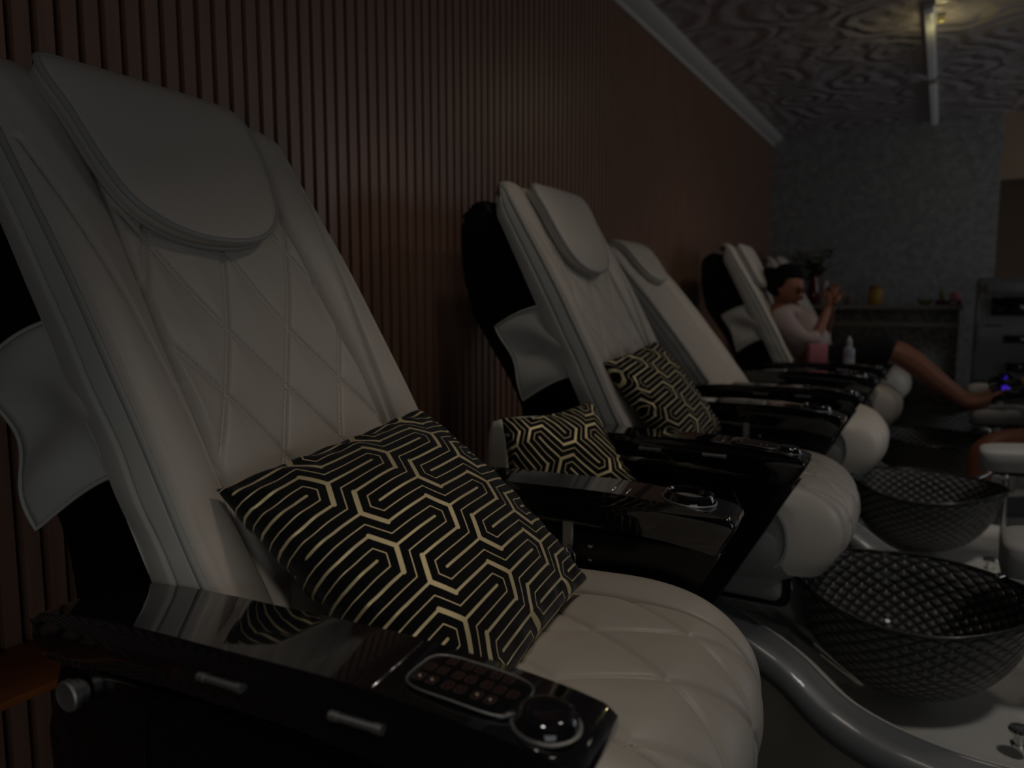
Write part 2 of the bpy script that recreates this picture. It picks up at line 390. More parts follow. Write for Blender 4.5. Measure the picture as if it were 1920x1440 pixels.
def pad(name, outline, mp, thick, m, parent, rings=14, pw=2.2, back=0.0, edge=0.0, center=None, wr=0):
    """cushion: outline in (a,b); mp(a,b,h)->xyz. domed front, flat back"""
    n = len(outline); c = center or (sum(p[0] for p in outline)/n, sum(p[1] for p in outline)/n)
    V = []; F = []
    for j in range(rings):
        k = math.sin((rings - j) / rings * math.pi / 2) if j else 1.0
        for (a, b) in outline:
            aa = c[0] + (a - c[0]) * k; bb = c[1] + (b - c[1]) * k
            h = edge + thick * max(0, 1 - k**pw) ** (1/pw)
            if wr: h += wr * noise.noise(Vector((aa*11, bb*11, 1.3)))* (1-k**6)
            V.append(mp(aa, bb, h))
    top = len(V); V.append(mp(c[0], c[1], edge + thick))
    b0 = len(V)
    for (a, b) in outline: V.append(mp(a, b, back))
    bc = len(V); V.append(mp(c[0], c[1], back))
    for j in range(rings - 1):
        for i in range(n): F.append((j*n+i, j*n+(i+1) % n, (j+1)*n+(i+1) % n, (j+1)*n+i))
    j = rings - 1
    for i in range(n): F.append((j*n+i, j*n+(i+1) % n, top)); F.append((b0+i, bc, b0+(i+1) % n)); F.append((i, b0+i, b0+(i+1) % n, (i+1) % n))
    me = bpy.data.meshes.new(name); me.from_pydata([tuple(v) for v in V], [], F); me.update()
    bm = bmesh.new(); bm.from_mesh(me); me2 = None
    return from_bm(name, bm, m, parent)

# ------------------------------------------------------------------ setting
def wall_slats():
    bm = bmesh.new()
    bm_box(bm, -.12, -.022, -2.0, 6.92, 0, 2.75)
    for f in bm.faces: f.material_index = 1
    y = .70 - .0065 + .004 - .04 * 67 - .0335 + .0335
    k = 0
    while y < 6.80:
        nb = len(bm.faces)
        bm_box(bm, -.022, 0, y, y + .027, 0, 2.6)
        y += .04
    o = from_bm('wall_left', bm, ['slat', 'backer'], None, False)
    for p in o.data.polygons:
        if p.material_index not in (0, 1): p.material_index = 0
    return struct(o)
wall_slats()
struct(box('floor', -.1, 4.6, -2.0, 9.0, -.08, 0, 'floor', bev=0))
struct(box('ceiling', -.1, 4.6, -2.0, 9.0, 2.60, 2.72, 'ceil', bev=0))
struct(box('wall_right', 4.5, 4.6, -2.0, 9.0, 0, 2.6, 'grey_paint', bev=0))
struct(box('wall_front', 0, 4.5, -2.1, -2.0, 0, 2.6, 'grey_paint', bev=0))
struct(box('wall_back', 0, 1.66, 6.80, 6.92, 0, 2.6, 'mosaic', bev=0))
struct(box('wall_far', 0, 4.5, 8.9, 9.0, 0, 2.6, 'beige', bev=0))
struct(box('trim_2', 1.66, 4.5, 6.80, 6.92, 2.12, 2.6, 'beige', bev=0))
prof = [(0, 2.60), (0, 2.525), (.012, 2.525), (.018, 2.545), (.05, 2.56), (.075, 2.582), (.08, 2.6)]
struct(prism('trim_1', prof, -2.0, 6.80, 'white_paint', bev=0))
ld = box('wall_ledge', .0, .18, -1.9, 6.78, .606, .62, 'ledge', bev=.003)
tag(ld, 'orange-brown wooden ledge running low along the slatted wall behind the chairs', 'ledge')

# ceiling strip lights
def strip(y0, y1, label, warm):
    t = root('strip_light', label, 'ceiling light', (1.205, (y0+y1)/2, 2.6), group='strip lights on the ceiling'); h = (y1-y0)/2
    box('housing', -.026, .026, -h, h, -.02, 0, 'white_paint', t, .003)
    box('diffuser', -.022, .022, -h+.02, h-.02, -.045, -.021, 'tube', t, .01, 3)
    if warm:
        lathe('added_bulb', [(.004, -.002), (.016, -.008), (.02, -.02), (.016, -.032), (.005, -.038)], (.05, -.42, 0), 'warmglow', t, 16)  # added bulb, made up as a source for the yellow glow
        l = bpy.data.lights.new('ceiling_glow', 'POINT'); l.energy = .55; l.color = (1, .86, .40); l.shadow_soft_size = .03  # unseen point light added under the ceiling to make the yellow glow
        o = bpy.data.objects.new('ceiling_glow', l); COL.objects.link(o); o.location = (1.262, 4.38, 2.44)
strip(4.15, 5.40, 'white ceiling strip light nearer the viewer, warm yellow glow around it', True)
strip(5.56, 6.76, 'white ceiling strip light at the back, ending at the mosaic wall', False)

# ------------------------------------------------------------------ pedicure chair
BACK = [(.71, .66), (.70, .74), (.66, .85), (.613, .941), (.555, 1.06), (.49, 1.183), (.39, 1.38), (.335, 1.485), (.312, 1.518), (.283, 1.536), (.25, 1.536), (.225, 1.520)]
ARM_TOP = [(.492, .864), (.508, .878), (.57, .887), (.65, .892), (.78, .893), (.90, .893), (1.0, .886), (1.06, .879), (1.10, .871)]
def armz(x): return interp(ARM_TOP, x)
PX = .8   # local x origin in world x

def ang_pts(pts, ang, piv, dx):
    out = []
    for x, z in pts:
        a = x - piv[0]; b = z - piv[1]; c, s = math.cos(ang), math.sin(ang)
        out.append((piv[0] + a*c - b*s + dx - PX, piv[1] + a*s + b*c))
    return out
def groove(d, w=.006): return math.exp(-(d/w)**2)

def quilt_lines(a, q, W=.125, Hh=.235):
    """distance (m) to the nearest quilting seam; a across (m), q along (m)"""
    d = 9
    for sg in (1, -1):
        f = a / W + sg * (q / Hh + .10*math.sin(2*math.pi*q/Hh*.5 + sg*a*6))
        fr = abs(f - round(f)); d = min(d, fr * 1 / math.hypot(1/W, 1/Hh))
    return d

def build_chair(yc, rot, lean, dx, label, detail, flap=True, headrest=True, boff=0.0):
    t = root('pedicure_chair', label, 'pedicure chair', (PX, yc, 0), rot, 'pedicure chairs along the slatted wall')
    up = ang_pts(BACK, R(lean), (.70, .74), dx)
    S = Spine(up); LN = S.len
    HW = .266
    at0 = S.at
    S.at = lambda d, h=0, y=0: at0(d, h, y + boff)
    dref = next(k/400*LN for k in range(401) if at0(k/400*LN).z > 1.465*1 - abs(lean)*.0022)
    # ---- backrest: section ring, u goes rear-left -> side -> front -> side -> rear
    TH = .076
    def half(v):      # half width along the back
        return interp([(0, .26), (.2, HW), (.75, HW), (.88, HW), (.915, HW-.006), (.945, HW-.02), (.97, HW-.04), (1, HW-.07)], v)
    def th(v): return lerp(TH, .028, sstep(.84, .95, v))
    def edrop(v): return -.018*sstep(.55, .9, v)
    def seams(a, v, w):
        # a in metres across, returns groove strength
        g = 0
        inner = .168 + .01*math.sin(v*5)
        g = max(g, groove(abs(abs(a) - inner), .005))
        # curved seam that leaves the outer piping and meets the panel seam
        if .12 < v < .80:
            k = (.80 - v) / .68; sa = w - .012 - (w - .195) * (1 - (1 - k)**2.0)
            g = max(g, .8*groove(abs(abs(a) - sa), .004))
        return g, inner
    nu = 230 if detail > 1 else 90; nv = 280 if detail > 1 else 100
    fs, ss = .74, .13    # share of u used by front, each side
    def fn(u, v):
        w = half(v); d = v * LN
        if u < ss:                       # near side face, rear to front
            k = u / ss; h = -th(v) + (th(v) + edrop(v))*k
            y = -w - .006*math.sin(math.pi*k) - .002
            g = groove(abs(k - .52)*TH, .003)*.004 + .0022*math.sin(v*46 + k*2)*(.35+.65*(k < .6))*sstep(.75, .2, v)
            y += g; 
            if k > .9: y += (k-.9)/.1*.004
            return S.at(d, h, y)
        if u > 1 - ss:
            k = (1 - u) / ss; h = -th(v) + (th(v) + edrop(v))*k
            y = w + .006*math.sin(math.pi*k) + .002 - groove(abs(k - .52)*TH, .003)*.004
            return S.at(d, h, y)
        k = (u - ss) / fs; a = lerp(-w, w, k); r = abs(a) / w
        g, inner = seams(a, v, w)
        if abs(a) < inner:               # quilted middle, dished
            h = -.012 + .004*(abs(a)/inner)**2
            if v < .80:
                ql = quilt_lines(a, d); fade = sstep(.79, .70, v)
                h += (.0055 * min(1, ql/.045)**.6 - .0035*groove(ql, .0035)) * fade
            h += .0035*noise.noise(Vector((a*9, d*7, yc)))
            h += .003*noise.noise(Vector((a*30, d*9+a*20, yc+3)))*sstep(inner-.06, inner, abs(a))
        else:                            # bolster
            kk = (abs(a) - inner) / max(.001, w - inner)
            h = -.010 + .022*math.sin(min(1, kk*1.25)*math.pi*.62)
            h *= sstep(1.0, .9, kk*.92) if kk > .9 else 1
            h += .0018*noise.noise(Vector((a*5, d*8, yc)))
        h -= .009*g
        h += edrop(v)*sstep(.45, 1, r)
        if r > .965: h -= .010*((r-.965)/.035)**1.5*(1 if v < .9 else .5)
        return S.at(d, h, a)
    br = grid('backrest', fn, nu, nv, ['leather', 'leather_side'], t)
    # close the rear with a padded back
    def rear(u, v):
        w = half(v); return S.at(v*LN, -th(v) - .012*math.sin(math.pi*u)*math.sin(math.pi*v), lerp(-w-.002, w+.002, u))
    # side faces darker leather
    for p in br.data.polygons:
        i = p.index % nu
        if i < int(nu*ss) or i >= nu - int(nu*ss): p.material_index = 1
    grid('back_lining', rear, 12, 24, 'leather_side', t)
    # piping round the front edge
    for sg, nm in ((-1, 'piping'), (1, 'piping')):
        pts = [S.at(v*LN, -.001 + edrop(v), sg*(half(v)+.0015)) for v in [i/90 for i in range(91)]]
        tube(nm, pts, .0045, 'piping', t, 8)
    # stitches along quilting seams of the middle panel
    if detail > 0:
        bm = bmesh.new()
        W, Hh = .125, .235
        for sg in (1, -1):
            for kk in range(-7, 8):
                q = .05
                while q < .76*LN:
                    a = W*(kk - sg*(q/Hh + .10*math.sin(2*math.pi*q/Hh*.5)))
                    for _ in range(3): a = W*(kk - sg*(q/Hh + .10*math.sin(2*math.pi*q/Hh*.5 + sg*a*6)))
                    if abs(a) < .165:
                        pA = S.at(q, -.0088 + .004*(abs(a)/.17)**2, a)
                        q2 = q + .0036; a2 = a - sg*W*.0036/Hh
                        pB = S.at(q2, -.0088 + .004*(abs(a)/.17)**2, a2)
                        bm_tube(bm, [pA, pB], .0007, 4)
                    q += .0066
        from_bm('stitching', bm, 'seam', t)['kind'] = 'stuff'
    # ---- headrest cushion
    if headrest:
        ol = [(p.x, p.y + dref) for p in catmull([(x_ - .02*(boff != 0), y_, 0) for x_, y_ in [(-.182, .030), (-.165, .054), (-.10, .058), (0, .06), (.10, .058), (.143, .052), (.160, .028), (.160, -.03), (.148, -.10), (.128, -.155), (.085, -.192), (.03, -.207), (-.04, -.207), (-.095, -.190), (-.135, -.155), (-.155, -.10), (-.168, -.03)]], 5, True)]
        def hm(a, b, h): return S.at(b, h - .004, a)
        hr = pad('headrest', ol, hm, .014, 'leather', t, 14, 2.6, back=0, edge=.024)
        tube('headrest_piping', [hm(a, b, .025) for a, b in ol], .0048, 'piping', hr, 8, True)
        tube('headrest_piping', [hm(a*.99, b, .004) for a, b in ol], .004, 'piping', hr, 8, True)
    # ---- black shell behind
    sh = ang_pts([(.235, 1.47), (.19, 1.475), (.155, 1.45), (.145, 1.39), (.165, 1.21), (.235, 1.09), (.305, .985), (.345, .90), (.355, .80), (.36, .60), (.62, .60), (.62, .72), (.57, .84), (.50, .98), (.40, 1.17), (.32, 1.32)], R(lean), (.70, .74), dx)
    sh = [p for p in catmull([(p[0], 0, p[1]) for p in sh], 4, True)]
    prism('back_shell', [(max(p.x, .02 - PX), p.z) for p in sh], -.245, .245, 'black_matte', t, bev=.016, seg=3)
    # ---- leather flaps at the sides of the shell
    if flap:
        Q = ang_pts([(.272, 1.135), (.45, 1.20), (.55, 1.02), (.362, .935)], R(lean), (.70, .74), dx)
        for sg in (-1, 1):
            def ff(u, v, back=0):
                A, B, Cc, D = [Vector((q[0], 0, q[1])) for q in Q]
                p = A.lerp(B, u).lerp(D.lerp(Cc, u), v)
                p.x += .014*math.sin(math.pi*v)*(1-u) ; p.z += .012*math.sin(math.pi*u)*(1-v) + .016*math.sin(math.pi*u)*v
                bulge = .016*math.sin(v*9 + u*3)*(1-u)*.6 + .012*(1-u) + .010*math.sin((u - v)*7)*math.sin(math.pi*v)
                p.y = sg*(.258 + bulge + back) + boff
                return p
            bm = bmesh.new(); n = 20; rows = []
            for bk in (0, -.004):
                rows.append([[bm.verts.new(ff(i/n, j/n, bk)) for i in range(n+1)] for j in range(n+1)])
            for rr_ in rows:
                for j in range(n):
                    for i in range(n): bm.faces.new((rr_[j][i], rr_[j][i+1], rr_[j+1][i+1], rr_[j+1][i]))
            for k in range(n):
                for (A1, A2, B1, B2) in ((rows[0][0][k], rows[0][0][k+1], rows[1][0][k], rows[1][0][k+1]), (rows[0][n][k], rows[0][n][k+1], rows[1][n][k], rows[1][n][k+1]), (rows[0][k][0], rows[0][k+1][0], rows[1][k][0], rows[1][k+1][0]), (rows[0][k][n], rows[0][k+1][n], rows[1][k][n], rows[1][k+1][n])):
                    bm.faces.new((A1, A2, B2, B1))
            fl = from_bm('side_flap', bm, 'leather_side', t)
            edge = [ff(k/20, 0, .0015) for k in range(20, 0, -1)] + [ff(0, k/20, .0015) for k in range(21)] + [ff(k/20, 1, .0015) for k in range(1, 21)]
            tube('flap_hem', edge, .0028, 'leather_side', fl, 6)
    # ---- seat
    SP = Spine([(x - PX, z) for x, z in [(.60, .742), (.75, .75), (.90, .757), (1.02, .757), (1.10, .742), (1.148, .706), (1.162, .66), (1.155, .615), (1.128, .578)]])
    # left normal of a forward-running curve points down, so use negative h for up
    SW = .288
    def seatf(u, v):
        a = lerp(-1, 1, u); d = v * SP.len
        y = a * SW * (1 - .10*sstep(.55, 1, v)*0)
        pull = (.085*abs(a)**5 + .012*a*a)*sstep(.35, .85, v)
        crown = .014*(1 - a*a)
        inner = .60 - .03*v
        g = 0
        ia = abs(abs(a) - inner)*SW
        if v < .93: g = groove(ia, .0042)*1.3
        qd = 9
        if abs(a) < inner:
            ql = quilt_lines(a*SW*1.05 + .03, d*1.0 + .06, .15, .27); fd = sstep(.97, .86, v)
            crown += (.005*min(1, ql/.04)**.6 - .0035*groove(ql, .0035))*fd + .003*(1 - fd)
        else:
            kk = (abs(a) - inner)/(1 - inner); crown += .016*math.sin(math.pi*min(1, kk*1.05))
        crown -= .006*g
        if abs(a) > .955: crown -= .008*((abs(a)-.955)/.045)**1.6
        p = SP.at(d, -crown, y); p.x -= pull
        return p
    st = grid('seat', seatf, 200 if detail > 1 else 70, 170 if detail > 1 else 60, 'leather', t)
    for sg in (-1, 1):
        pts = []
        for i in range(61):
            p = seatf(1 if sg > 0 else 0, i/60); p.y += sg*.001; pts.append(p)
        tube('seat_piping', pts, .0045, 'piping', st, 8)
        # side wall of the cushion
        def sw(u, v, sg=sg):
            p = seatf(1 if sg > 0 else 0, u); q = Vector((min(p.x, .16)*.96, p.y - sg*.008, max(.575, p.z - .12)))
            r_ = p.lerp(q, v); r_.y += sg*.008*math.sin(math.pi*v); return r_
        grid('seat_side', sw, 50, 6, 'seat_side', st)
    if detail > 0:
        bm = bmesh.new(); W, Hh = .15, .27
        for sg in (1, -1):
            for kk in range(-8, 10):
                q = .06
                while q < .70:
                    a = 0
                    for _ in range(5): a = W*(kk - sg*(q/Hh + .10*math.sin(2*math.pi*q/Hh*.5 + sg*a*6)))
                    u_ = ((a - .03)/1.05/SW + 1)/2; v_ = (q - .06)/SP.len
                    if .215 < u_ < .785 and v_ < .72:
                        p = seatf(u_, v_) + Vector((0, 0, .0008)); q2 = q + .0036; a2 = a - sg*W*.0036/Hh
                        p2 = seatf(((a2 - .03)/1.05/SW + 1)/2, (q2 - .06)/SP.len) + Vector((0, 0, .0008))
                        bm_tube(bm, [p, p2], .0007, 4)
                    q += .0066
        from_bm('seat_stitching', bm, 'seam', st)['kind'] = 'stuff'
    # lower cushion, wider than the seat
    ol = [(lerp(.62, 1.085, .5) - PX + .2325*abs(math.cos(th))**.35*(1 if math.cos(th) > 0 else -1), .308*abs(math.sin(th))**.35*(1 if math.sin(th) > 0 else -1)) for th in [2*math.pi*k/56 for k in range(56)]]
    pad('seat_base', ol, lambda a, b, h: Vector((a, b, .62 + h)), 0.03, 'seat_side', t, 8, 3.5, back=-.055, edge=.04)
    # ---- arms
    for sg in (-1, 1):
        yo = .335 if sg > 0 else -.343; y0, y1 = (yo - .048, yo + .048)
        tp = [(p.x - PX, p.z) for p in catmull([(x, 0, z) for x, z in ARM_TOP], 5)] + [(x - PX, z) for x, z in [(1.106, .866), (1.107, .858), (1.105, .850), (1.082, .812), (1.075, .808), (1.0, .824), (.85, .838), (.70, .840), (.60, .836), (.54, .826), (.51, .828), (.496, .838), (.490, .850)]]
        arm = prism('armrest', tp, y0, y1, 'black_top', t, bev=.005, seg=3)
        # chrome seam and trim line
        def top(x, y, h=0): return Vector((x - PX, y, armz(x) + h))
        xs = .924 if sg < 0 else .905
        tube('seam_trim', [top(xs + .003, yo - .043, .0004), top(xs - .003, yo + .043, .0004)], .0011, 'chrome', arm, 6)
        yl = y0 + .002
        tube('edge_trim', [Vector((x - PX, yl, armz(x) - .007)) for x in [xs + .01 + i*(1.098 - xs - .01)/10 for i in range(11)]], .0010, 'nickel', arm, 6)
        if sg < 0:
            # keypad plate
            ol = []
            for k in range(40):
                th = 2*math.pi*k/40; ol.append((.993 + .050*abs(math.cos(th))**.45*(1 if math.cos(th) > 0 else -1), yo + .031*abs(math.sin(th))**.45*(1 if math.sin(th) > 0 else -1)))
            kp = pad('keypad', ol, lambda a, b, h: top(a, b, h), .0025, 'black', arm, 6, 3, back=-.002, edge=.003)
            tube('keypad_trim', [Vector((a*.985 + .993*.015 - PX if False else a - PX, b, armz(a) + .0036)) for a, b in ol], .0008, 'nickel', arm, 6, True)
            for ci in range(7):
                for ri in range(3):
                    bx = .955 + ci*.0118 + (.003 if ci > 1 else 0) + (.003 if ci > 3 else 0); by = yo + .019 - ri*.0175
                    if (ci == 6 and ri != 1) or (ci == 0 and ri == 0): continue
                    z = armz(bx) + .0056
                    fr_ = [Vector((bx - PX + .0042*abs(math.cos(q))**.5*(1 if math.cos(q) > 0 else -1), by + .0056*abs(math.sin(q))**.5*(1 if math.sin(q) > 0 else -1), z + .0002)) for q in [k*math.pi/10 for k in range(20)]]
                    bm = bmesh.new(); bm_box(bm, bx - .0038 - PX, bx + .0038 - PX, by - .0052, by + .0052, z - .001, z + .0003, .0005, 1)
                    bb = from_bm('button', bm, ['button', 'frame', 'led'], arm, True, 30)
                    # raised frame and symbol on the button, same mesh
                    bm = bmesh.new(); bm.from_mesh(bb.data); n0 = len(bm.faces)
                    bm_tube(bm, fr_, .00035, 4, True)
                    lit = ri == 2 and ci in (0, 1, 4, 5)
                    bmesh.ops.create_icosphere(bm, subdivisions=1, radius=.0013 if lit else .0009, matrix=Matrix.Translation((bx - PX, by, z + .0004)))
                    for fi, f in enumerate(bm.faces):
                        if fi >= n0: f.material_index = 1 if fi < len(bm.faces) - 20 else (2 if lit else 1)
                    bm.to_mesh(bb.data); bm.free()
            # round dial hood at the tip
            mt = Matrix.Translation(top(1.066, yo - .012, 0)) @ Matrix.Rotation(R(6), 4, 'Y')
            lathe('dial', [(.026, -.004), (.026, .003), (.0245, .008), (.0215, .0125), (.017, .0145), (.012, .0135), (.004, .013)], (0, 0, 0), 'black_top', arm, 32, mt)
            mt2 = Matrix.Translation(top(1.066, yo - .012, .001)) @ Matrix.Rotation(R(6), 4, 'Y')
            lathe('dial_ring', [(.0262, -.001), (.0282, 0), (.0282, .0015), (.0262, .002)], (0, 0, 0), 'nickel', arm, 32, mt2)
        else:
            for xx in (.930,):
                tube('seam_trim', [top(xx + .003, yo - .043, .0004), top(xx - .003, yo + .043, .0004)], .0011, 'chrome', arm, 6)
            z = armz(.946)
            box('slot', .934 - PX, .958 - PX, yo - .043, yo + .043, z - .0015, z + .0008, 'black_matte', arm, .0005, 1)
            mt = Matrix.Translation(top(1.027, yo, 0)) @ Matrix.Rotation(R(5), 4, 'Y')
            lathe('cup_holder', [(.043, -.006), (.042, .006), (.038, .014), (.034, .0155), (.031, .012), (.030, -.012), (.028, -.0125), (.004, -.0125)], (0, 0, 0), 'black_top', arm, 36, mt)
            lathe('cup_ring', [(.0435, -.002), (.0445, 0), (.0445, .002), (.0435, .003)], (0, 0, 0), 'nickel', arm, 36, mt)
        # panel below
        ys0, ys1 = (yo - .034, yo + .034)
        pp = [(.515, .825), (1.09, .815), (1.075, .79), (1.055, .755), (1.028, .705), (.90, .48), (.50, .48), (.485, .74)]
        pn = prism('side_panel', [(x - PX, z) for x, z in pp], ys0, ys1, 'black', t, bev=.006, seg=3)
        yo_ = yo + sg*.035
        rim = catmull([(x - PX, yo_, z) for x, z in [(.66, .56), (.645, .70), (.643, .775), (.668, .815), (.74, .826), (.85, .824), (.93, .808), (.965, .765), (.975, .71), (.94, .62), (.88, .53), (.80, .50), (.70, .505)]], 6, True)
        tube('recess_rim', rim, .0022, 'black', pn, 8, True)
        for hx in (.765, .915):
            hg = bmesh.new(); bm_tube(hg, [(hx - .024 - PX, yo + sg*.0495, .862), (hx + .024 - PX, yo + sg*.0495, .862)], .0036, 10)
            bm_tube(hg, [(hx - .026 - PX, yo + sg*.0495, .862), (hx - .018 - PX, yo + sg*.0495, .862)], .0044, 10)
            bm_tube(hg, [(hx + .018 - PX, yo + sg*.0495, .862), (hx + .026 - PX, yo + sg*.0495, .862)], .0044, 10)
            from_bm('hinge', hg, 'nickel', pn, True, 40)
        if sg < 0:
            mt = Matrix.Translation((.553 - PX, yo_ - .001, .800)) @ Matrix.Rotation(R(90), 4, 'X')
            lathe('recline_knob', [(.013, 0), (.013, .010), (.0165, .011), (.0165, .017), (.0145, .019), (.011, .0175), (.002, .0165)], (0, 0, 0), 'nickel', pn, 28, mt)
        else:
            # fold-away linkage on the inner face of the far arm
            yi = ys0 - .004
            br_ = bmesh.new(); bm_box(br_, .822 - PX, .842 - PX, yi - .002, yi + .004, .775, .835, .002, 1)
            bm_box(br_, .828 - PX, .840 - PX, yi - .006, yi + .002, .735, .785, .002, 1)
            from_bm('bracket', br_, 'nickel', pn, True, 40)
            lk = catmull([(.832 - PX, yi - .006, .79), (.847 - PX, yi - .007, .78), (.850 - PX, yi - .007, .74), (.844 - PX, yi - .007, .722), (.837 - PX, yi - .007, .735), (.839 - PX, yi - .007, .765)], 5, True)
            tube('chain', lk, .0014, 'chrome', pn, 6, True)
            for bx_, bz_ in ((.872, .795), (.872, .77)):
                lathe('bolt', [(.004, 0), (.004, .003), (.001, .004)], (0, 0, 0), 'chrome', pn, 12, Matrix.Translation((bx_ - PX, yi + .003, bz_)) @ Matrix.Rotation(R(90), 4, 'X'))
    # ---- tub
    half_o = [(.40, .26, .56), (.62, .27, .55), (.80, .26, .53), (.94, .24, .46), (1.086, .265, .40), (1.21, .31, .33), (1.35, .34, .30), (1.51, .345, .29), (1.68, .30, .29), (1.80, .20, .30), (1.85, .0, .30)]
    near = catmull([(x - PX, -y, z) for x, y, z in half_o], 6)
    far = [Vector((p.x, -p.y, p.z)) for p in near[::-1][1:]]
    loop = near + far; n = len(loop)
    nrm = []
    for i in range(n):
        a = loop[max(0, i-1)]; c = loop[min(n-1, i+1)]; T = (c - a); T.z = 0; T.normalize(); nrm.append(Vector((T.y, -T.x, 0)))
    sec = [(-.10, -.055), (-.06, -.042), (-.03, -.018), (-.006, -.002), (.004, 0), (.012, -.004), (.035, -.012), (.06, -.022), (.078, -.038), (.084, -.058), (.080, -.075), (.070, -.082)]
    Vv = []; Ff = []; ns = len(sec) + 2
    for i in range(n):
        for (o_, dz) in sec: q = loop[i] + nrm[i]*o_; q.z += dz; Vv.append(q)
        q = loop[i] + nrm[i]*.060; q.z = loop[i].z*.35; Vv.append(q)
        q = loop[i] + nrm[i]*.045; q.z = 0; Vv.append(q)
    for i in range(n - 1):
        for j in range(ns - 1): a = i*ns + j; Ff.append((a, a+1, a+ns+1, a+ns))
    # deck inside
    k0 = len(Vv)
    for i in range(n):
        for kk in (.85, .65, .45, .25): 
            q = Vector((lerp(.50, loop[i].x + nrm[i].x*-.10, kk) if loop[i].x > .1 else loop[i].x, (loop[i].y + nrm[i].y*-.10)*kk, 0)); q.z = lerp(.245 if loop[i].x > .25 else max(.245, loop[i].z - .06), loop[i].z - .055, kk**2); Vv.append(q)
    for i in range(n - 1):
        Ff.append((i*ns, (i+1)*ns, k0+(i+1)*4, k0+i*4))
        for kq in range(3): Ff.append((k0+i*4+kq, k0+(i+1)*4+kq, k0+(i+1)*4+kq+1, k0+i*4+kq+1))
    Ff.append(tuple(k0 + i*4 + 3 for i in range(n)))
    Ff.append(tuple(i*ns + ns - 1 for i in range(n)))
    Ff.append(tuple([j for j in range(ns)]) + tuple((n-1)*ns + j for j in range(ns-1, -1, -1)))
    for q in Vv:
        rr_ = math.hypot((q.x + PX - 1.305)/.285, q.y/.282)
        if rr_ < 1 and q.z > .20: q.z = min(q.z, .238)
    me = bpy.data.meshes.new('tub_base'); me.from_pydata([tuple(v) for v in Vv], [], Ff); me.update()
    bm = bmesh.new(); bm.from_mesh(me)
    tb = from_bm('tub_base', bm, ['tub', 'tub_rim'], t)
    for p in tb.data.polygons:
        if p.index < (n-1)*(ns-1) and 4 <= p.index % (ns-1) <= 10: p.material_index = 1
    box('side_compartment', .86 - PX, 1.05 - PX, -.285, -.24, .505, .605, 'seat_side', t, .022, 4)
    box('compartment_gasket', .85 - PX, 1.065 - PX, -.272, -.235, .490, .62, 'black_matte', t, .024, 4)
    # bowl
    BX = 1.305 - PX
    def rimz(th): return .505 + .022*max(0, -math.cos(th))**3 + .010*math.cos(2*th) - .006*math.sin(3*th)
    def bowl(u, v):
        th = 2*math.pi*u
        rx = .265*(1 + .06*max(0, -math.cos(th))**6); ry = .262
        if v <= .5: k = v/.5; off = 0; dd = 0
        else: k = (1 - v)/.5; off = -.006; dd = .006
        f = math.cos((1 - k)*math.pi/2*.999); f = 1 - (1 - f)**1.0
        # k=1 at rim
        r_ = max(.02, math.sin(k*math.pi/2)**.85)
        zz = .247 + (rimz(th) - .247)*(1 - math.cos(k*math.pi/2))**.95
        flare = 1 + .05*sstep(.85, 1, k)
        return Vector((BX + (rx*r_*flare + off)*math.cos(th), (ry*r_*flare + off)*math.sin(th), zz + dd*(1 - sstep(.9, 1, k))))
    bw = grid('foot_bowl', bowl, 72, 56, 'glass', t, True, True, uvf=lambda u, v: (u*36, (v*26)))
    rimp = [bowl(i/72, .5) + Vector((0, 0, .001)) for i in range(72)]
    tube('bowl_rim', rimp, .0045, 'glass', bw, 8, True)
    # taps on the deck
    for (kx, ky) in ((1.53, -.20), (1.60, -.12)):
        kr = [(.016, .0), (.018, .006), (.012, .01), (.011, .028), (.021, .03), (.023, .036), (.020, .042), (.004, .044)]
        lathe('tap_knob', kr, (kx - PX, ky, .262), 'chrome', t, 24)
    sp_ = catmull([(1.585 - PX, .15, .27), (1.585 - PX, .15, .50), (1.57 - PX, .145, .535), (1.53 - PX, .13, .54), (1.49 - PX, .12, .52)], 6)
    tube('spout', sp_, .010, 'chrome', t, 12)
    # foot rest at the front
    ol = [(1.61 - PX + .125*abs(math.cos(th))**.4*(1 if math.cos(th) > 0 else -1), .105*abs(math.sin(th))**.4*(1 if math.sin(th) > 0 else -1)) for th in [2*math.pi*k/48 for k in range(48)]]
    fr = pad('footrest', ol, lambda a, b, h: Vector((a, b, .65 + h + (a + PX - 1.6)*.08)), .018, 'pad', t, 8, 3, back=-.05, edge=.012)
    box('footrest_bracket', 1.53 - PX, 1.70 - PX, -.05, .05, .575, .60, 'black', fr, .006)
    box('footrest_post', 1.66 - PX, 1.70 - PX, -.02, .02, .25, .58, 'nickel', fr, .006)
    return t, S

chairs = []
spec = [
    (.815, R(4.5), 2.5, .0, 'nearest cream leather pedicure chair, keypad on its black armrest, gold-lined cushion on its seat', 2, True, True, -.018),
    (2.035, 0, 0.0, 0, 'second cream pedicure chair from the viewer, upright, black and gold cushion against its back', 2, True, True, 0),
    (3.255, 0, 10.5, -.072, 'empty cream pedicure chair reclined low, between the cushioned chair and the seated woman', 1, False, True, 0),
    (4.475, 0, .5, 0, 'cream pedicure chair in which the woman in the pale pink shirt sits', 0, True, True, 0),
    (5.695, 0, 1.5, 0, 'farthest cream pedicure chair, behind the woman and nearest the mosaic wall', 0, True, True, 0)]
for s_ in spec:
    chairs.append(build_chair(s_[0], s_[1], s_[2], s_[3], s_[4], s_[5], s_[6], s_[7], s_[8]))

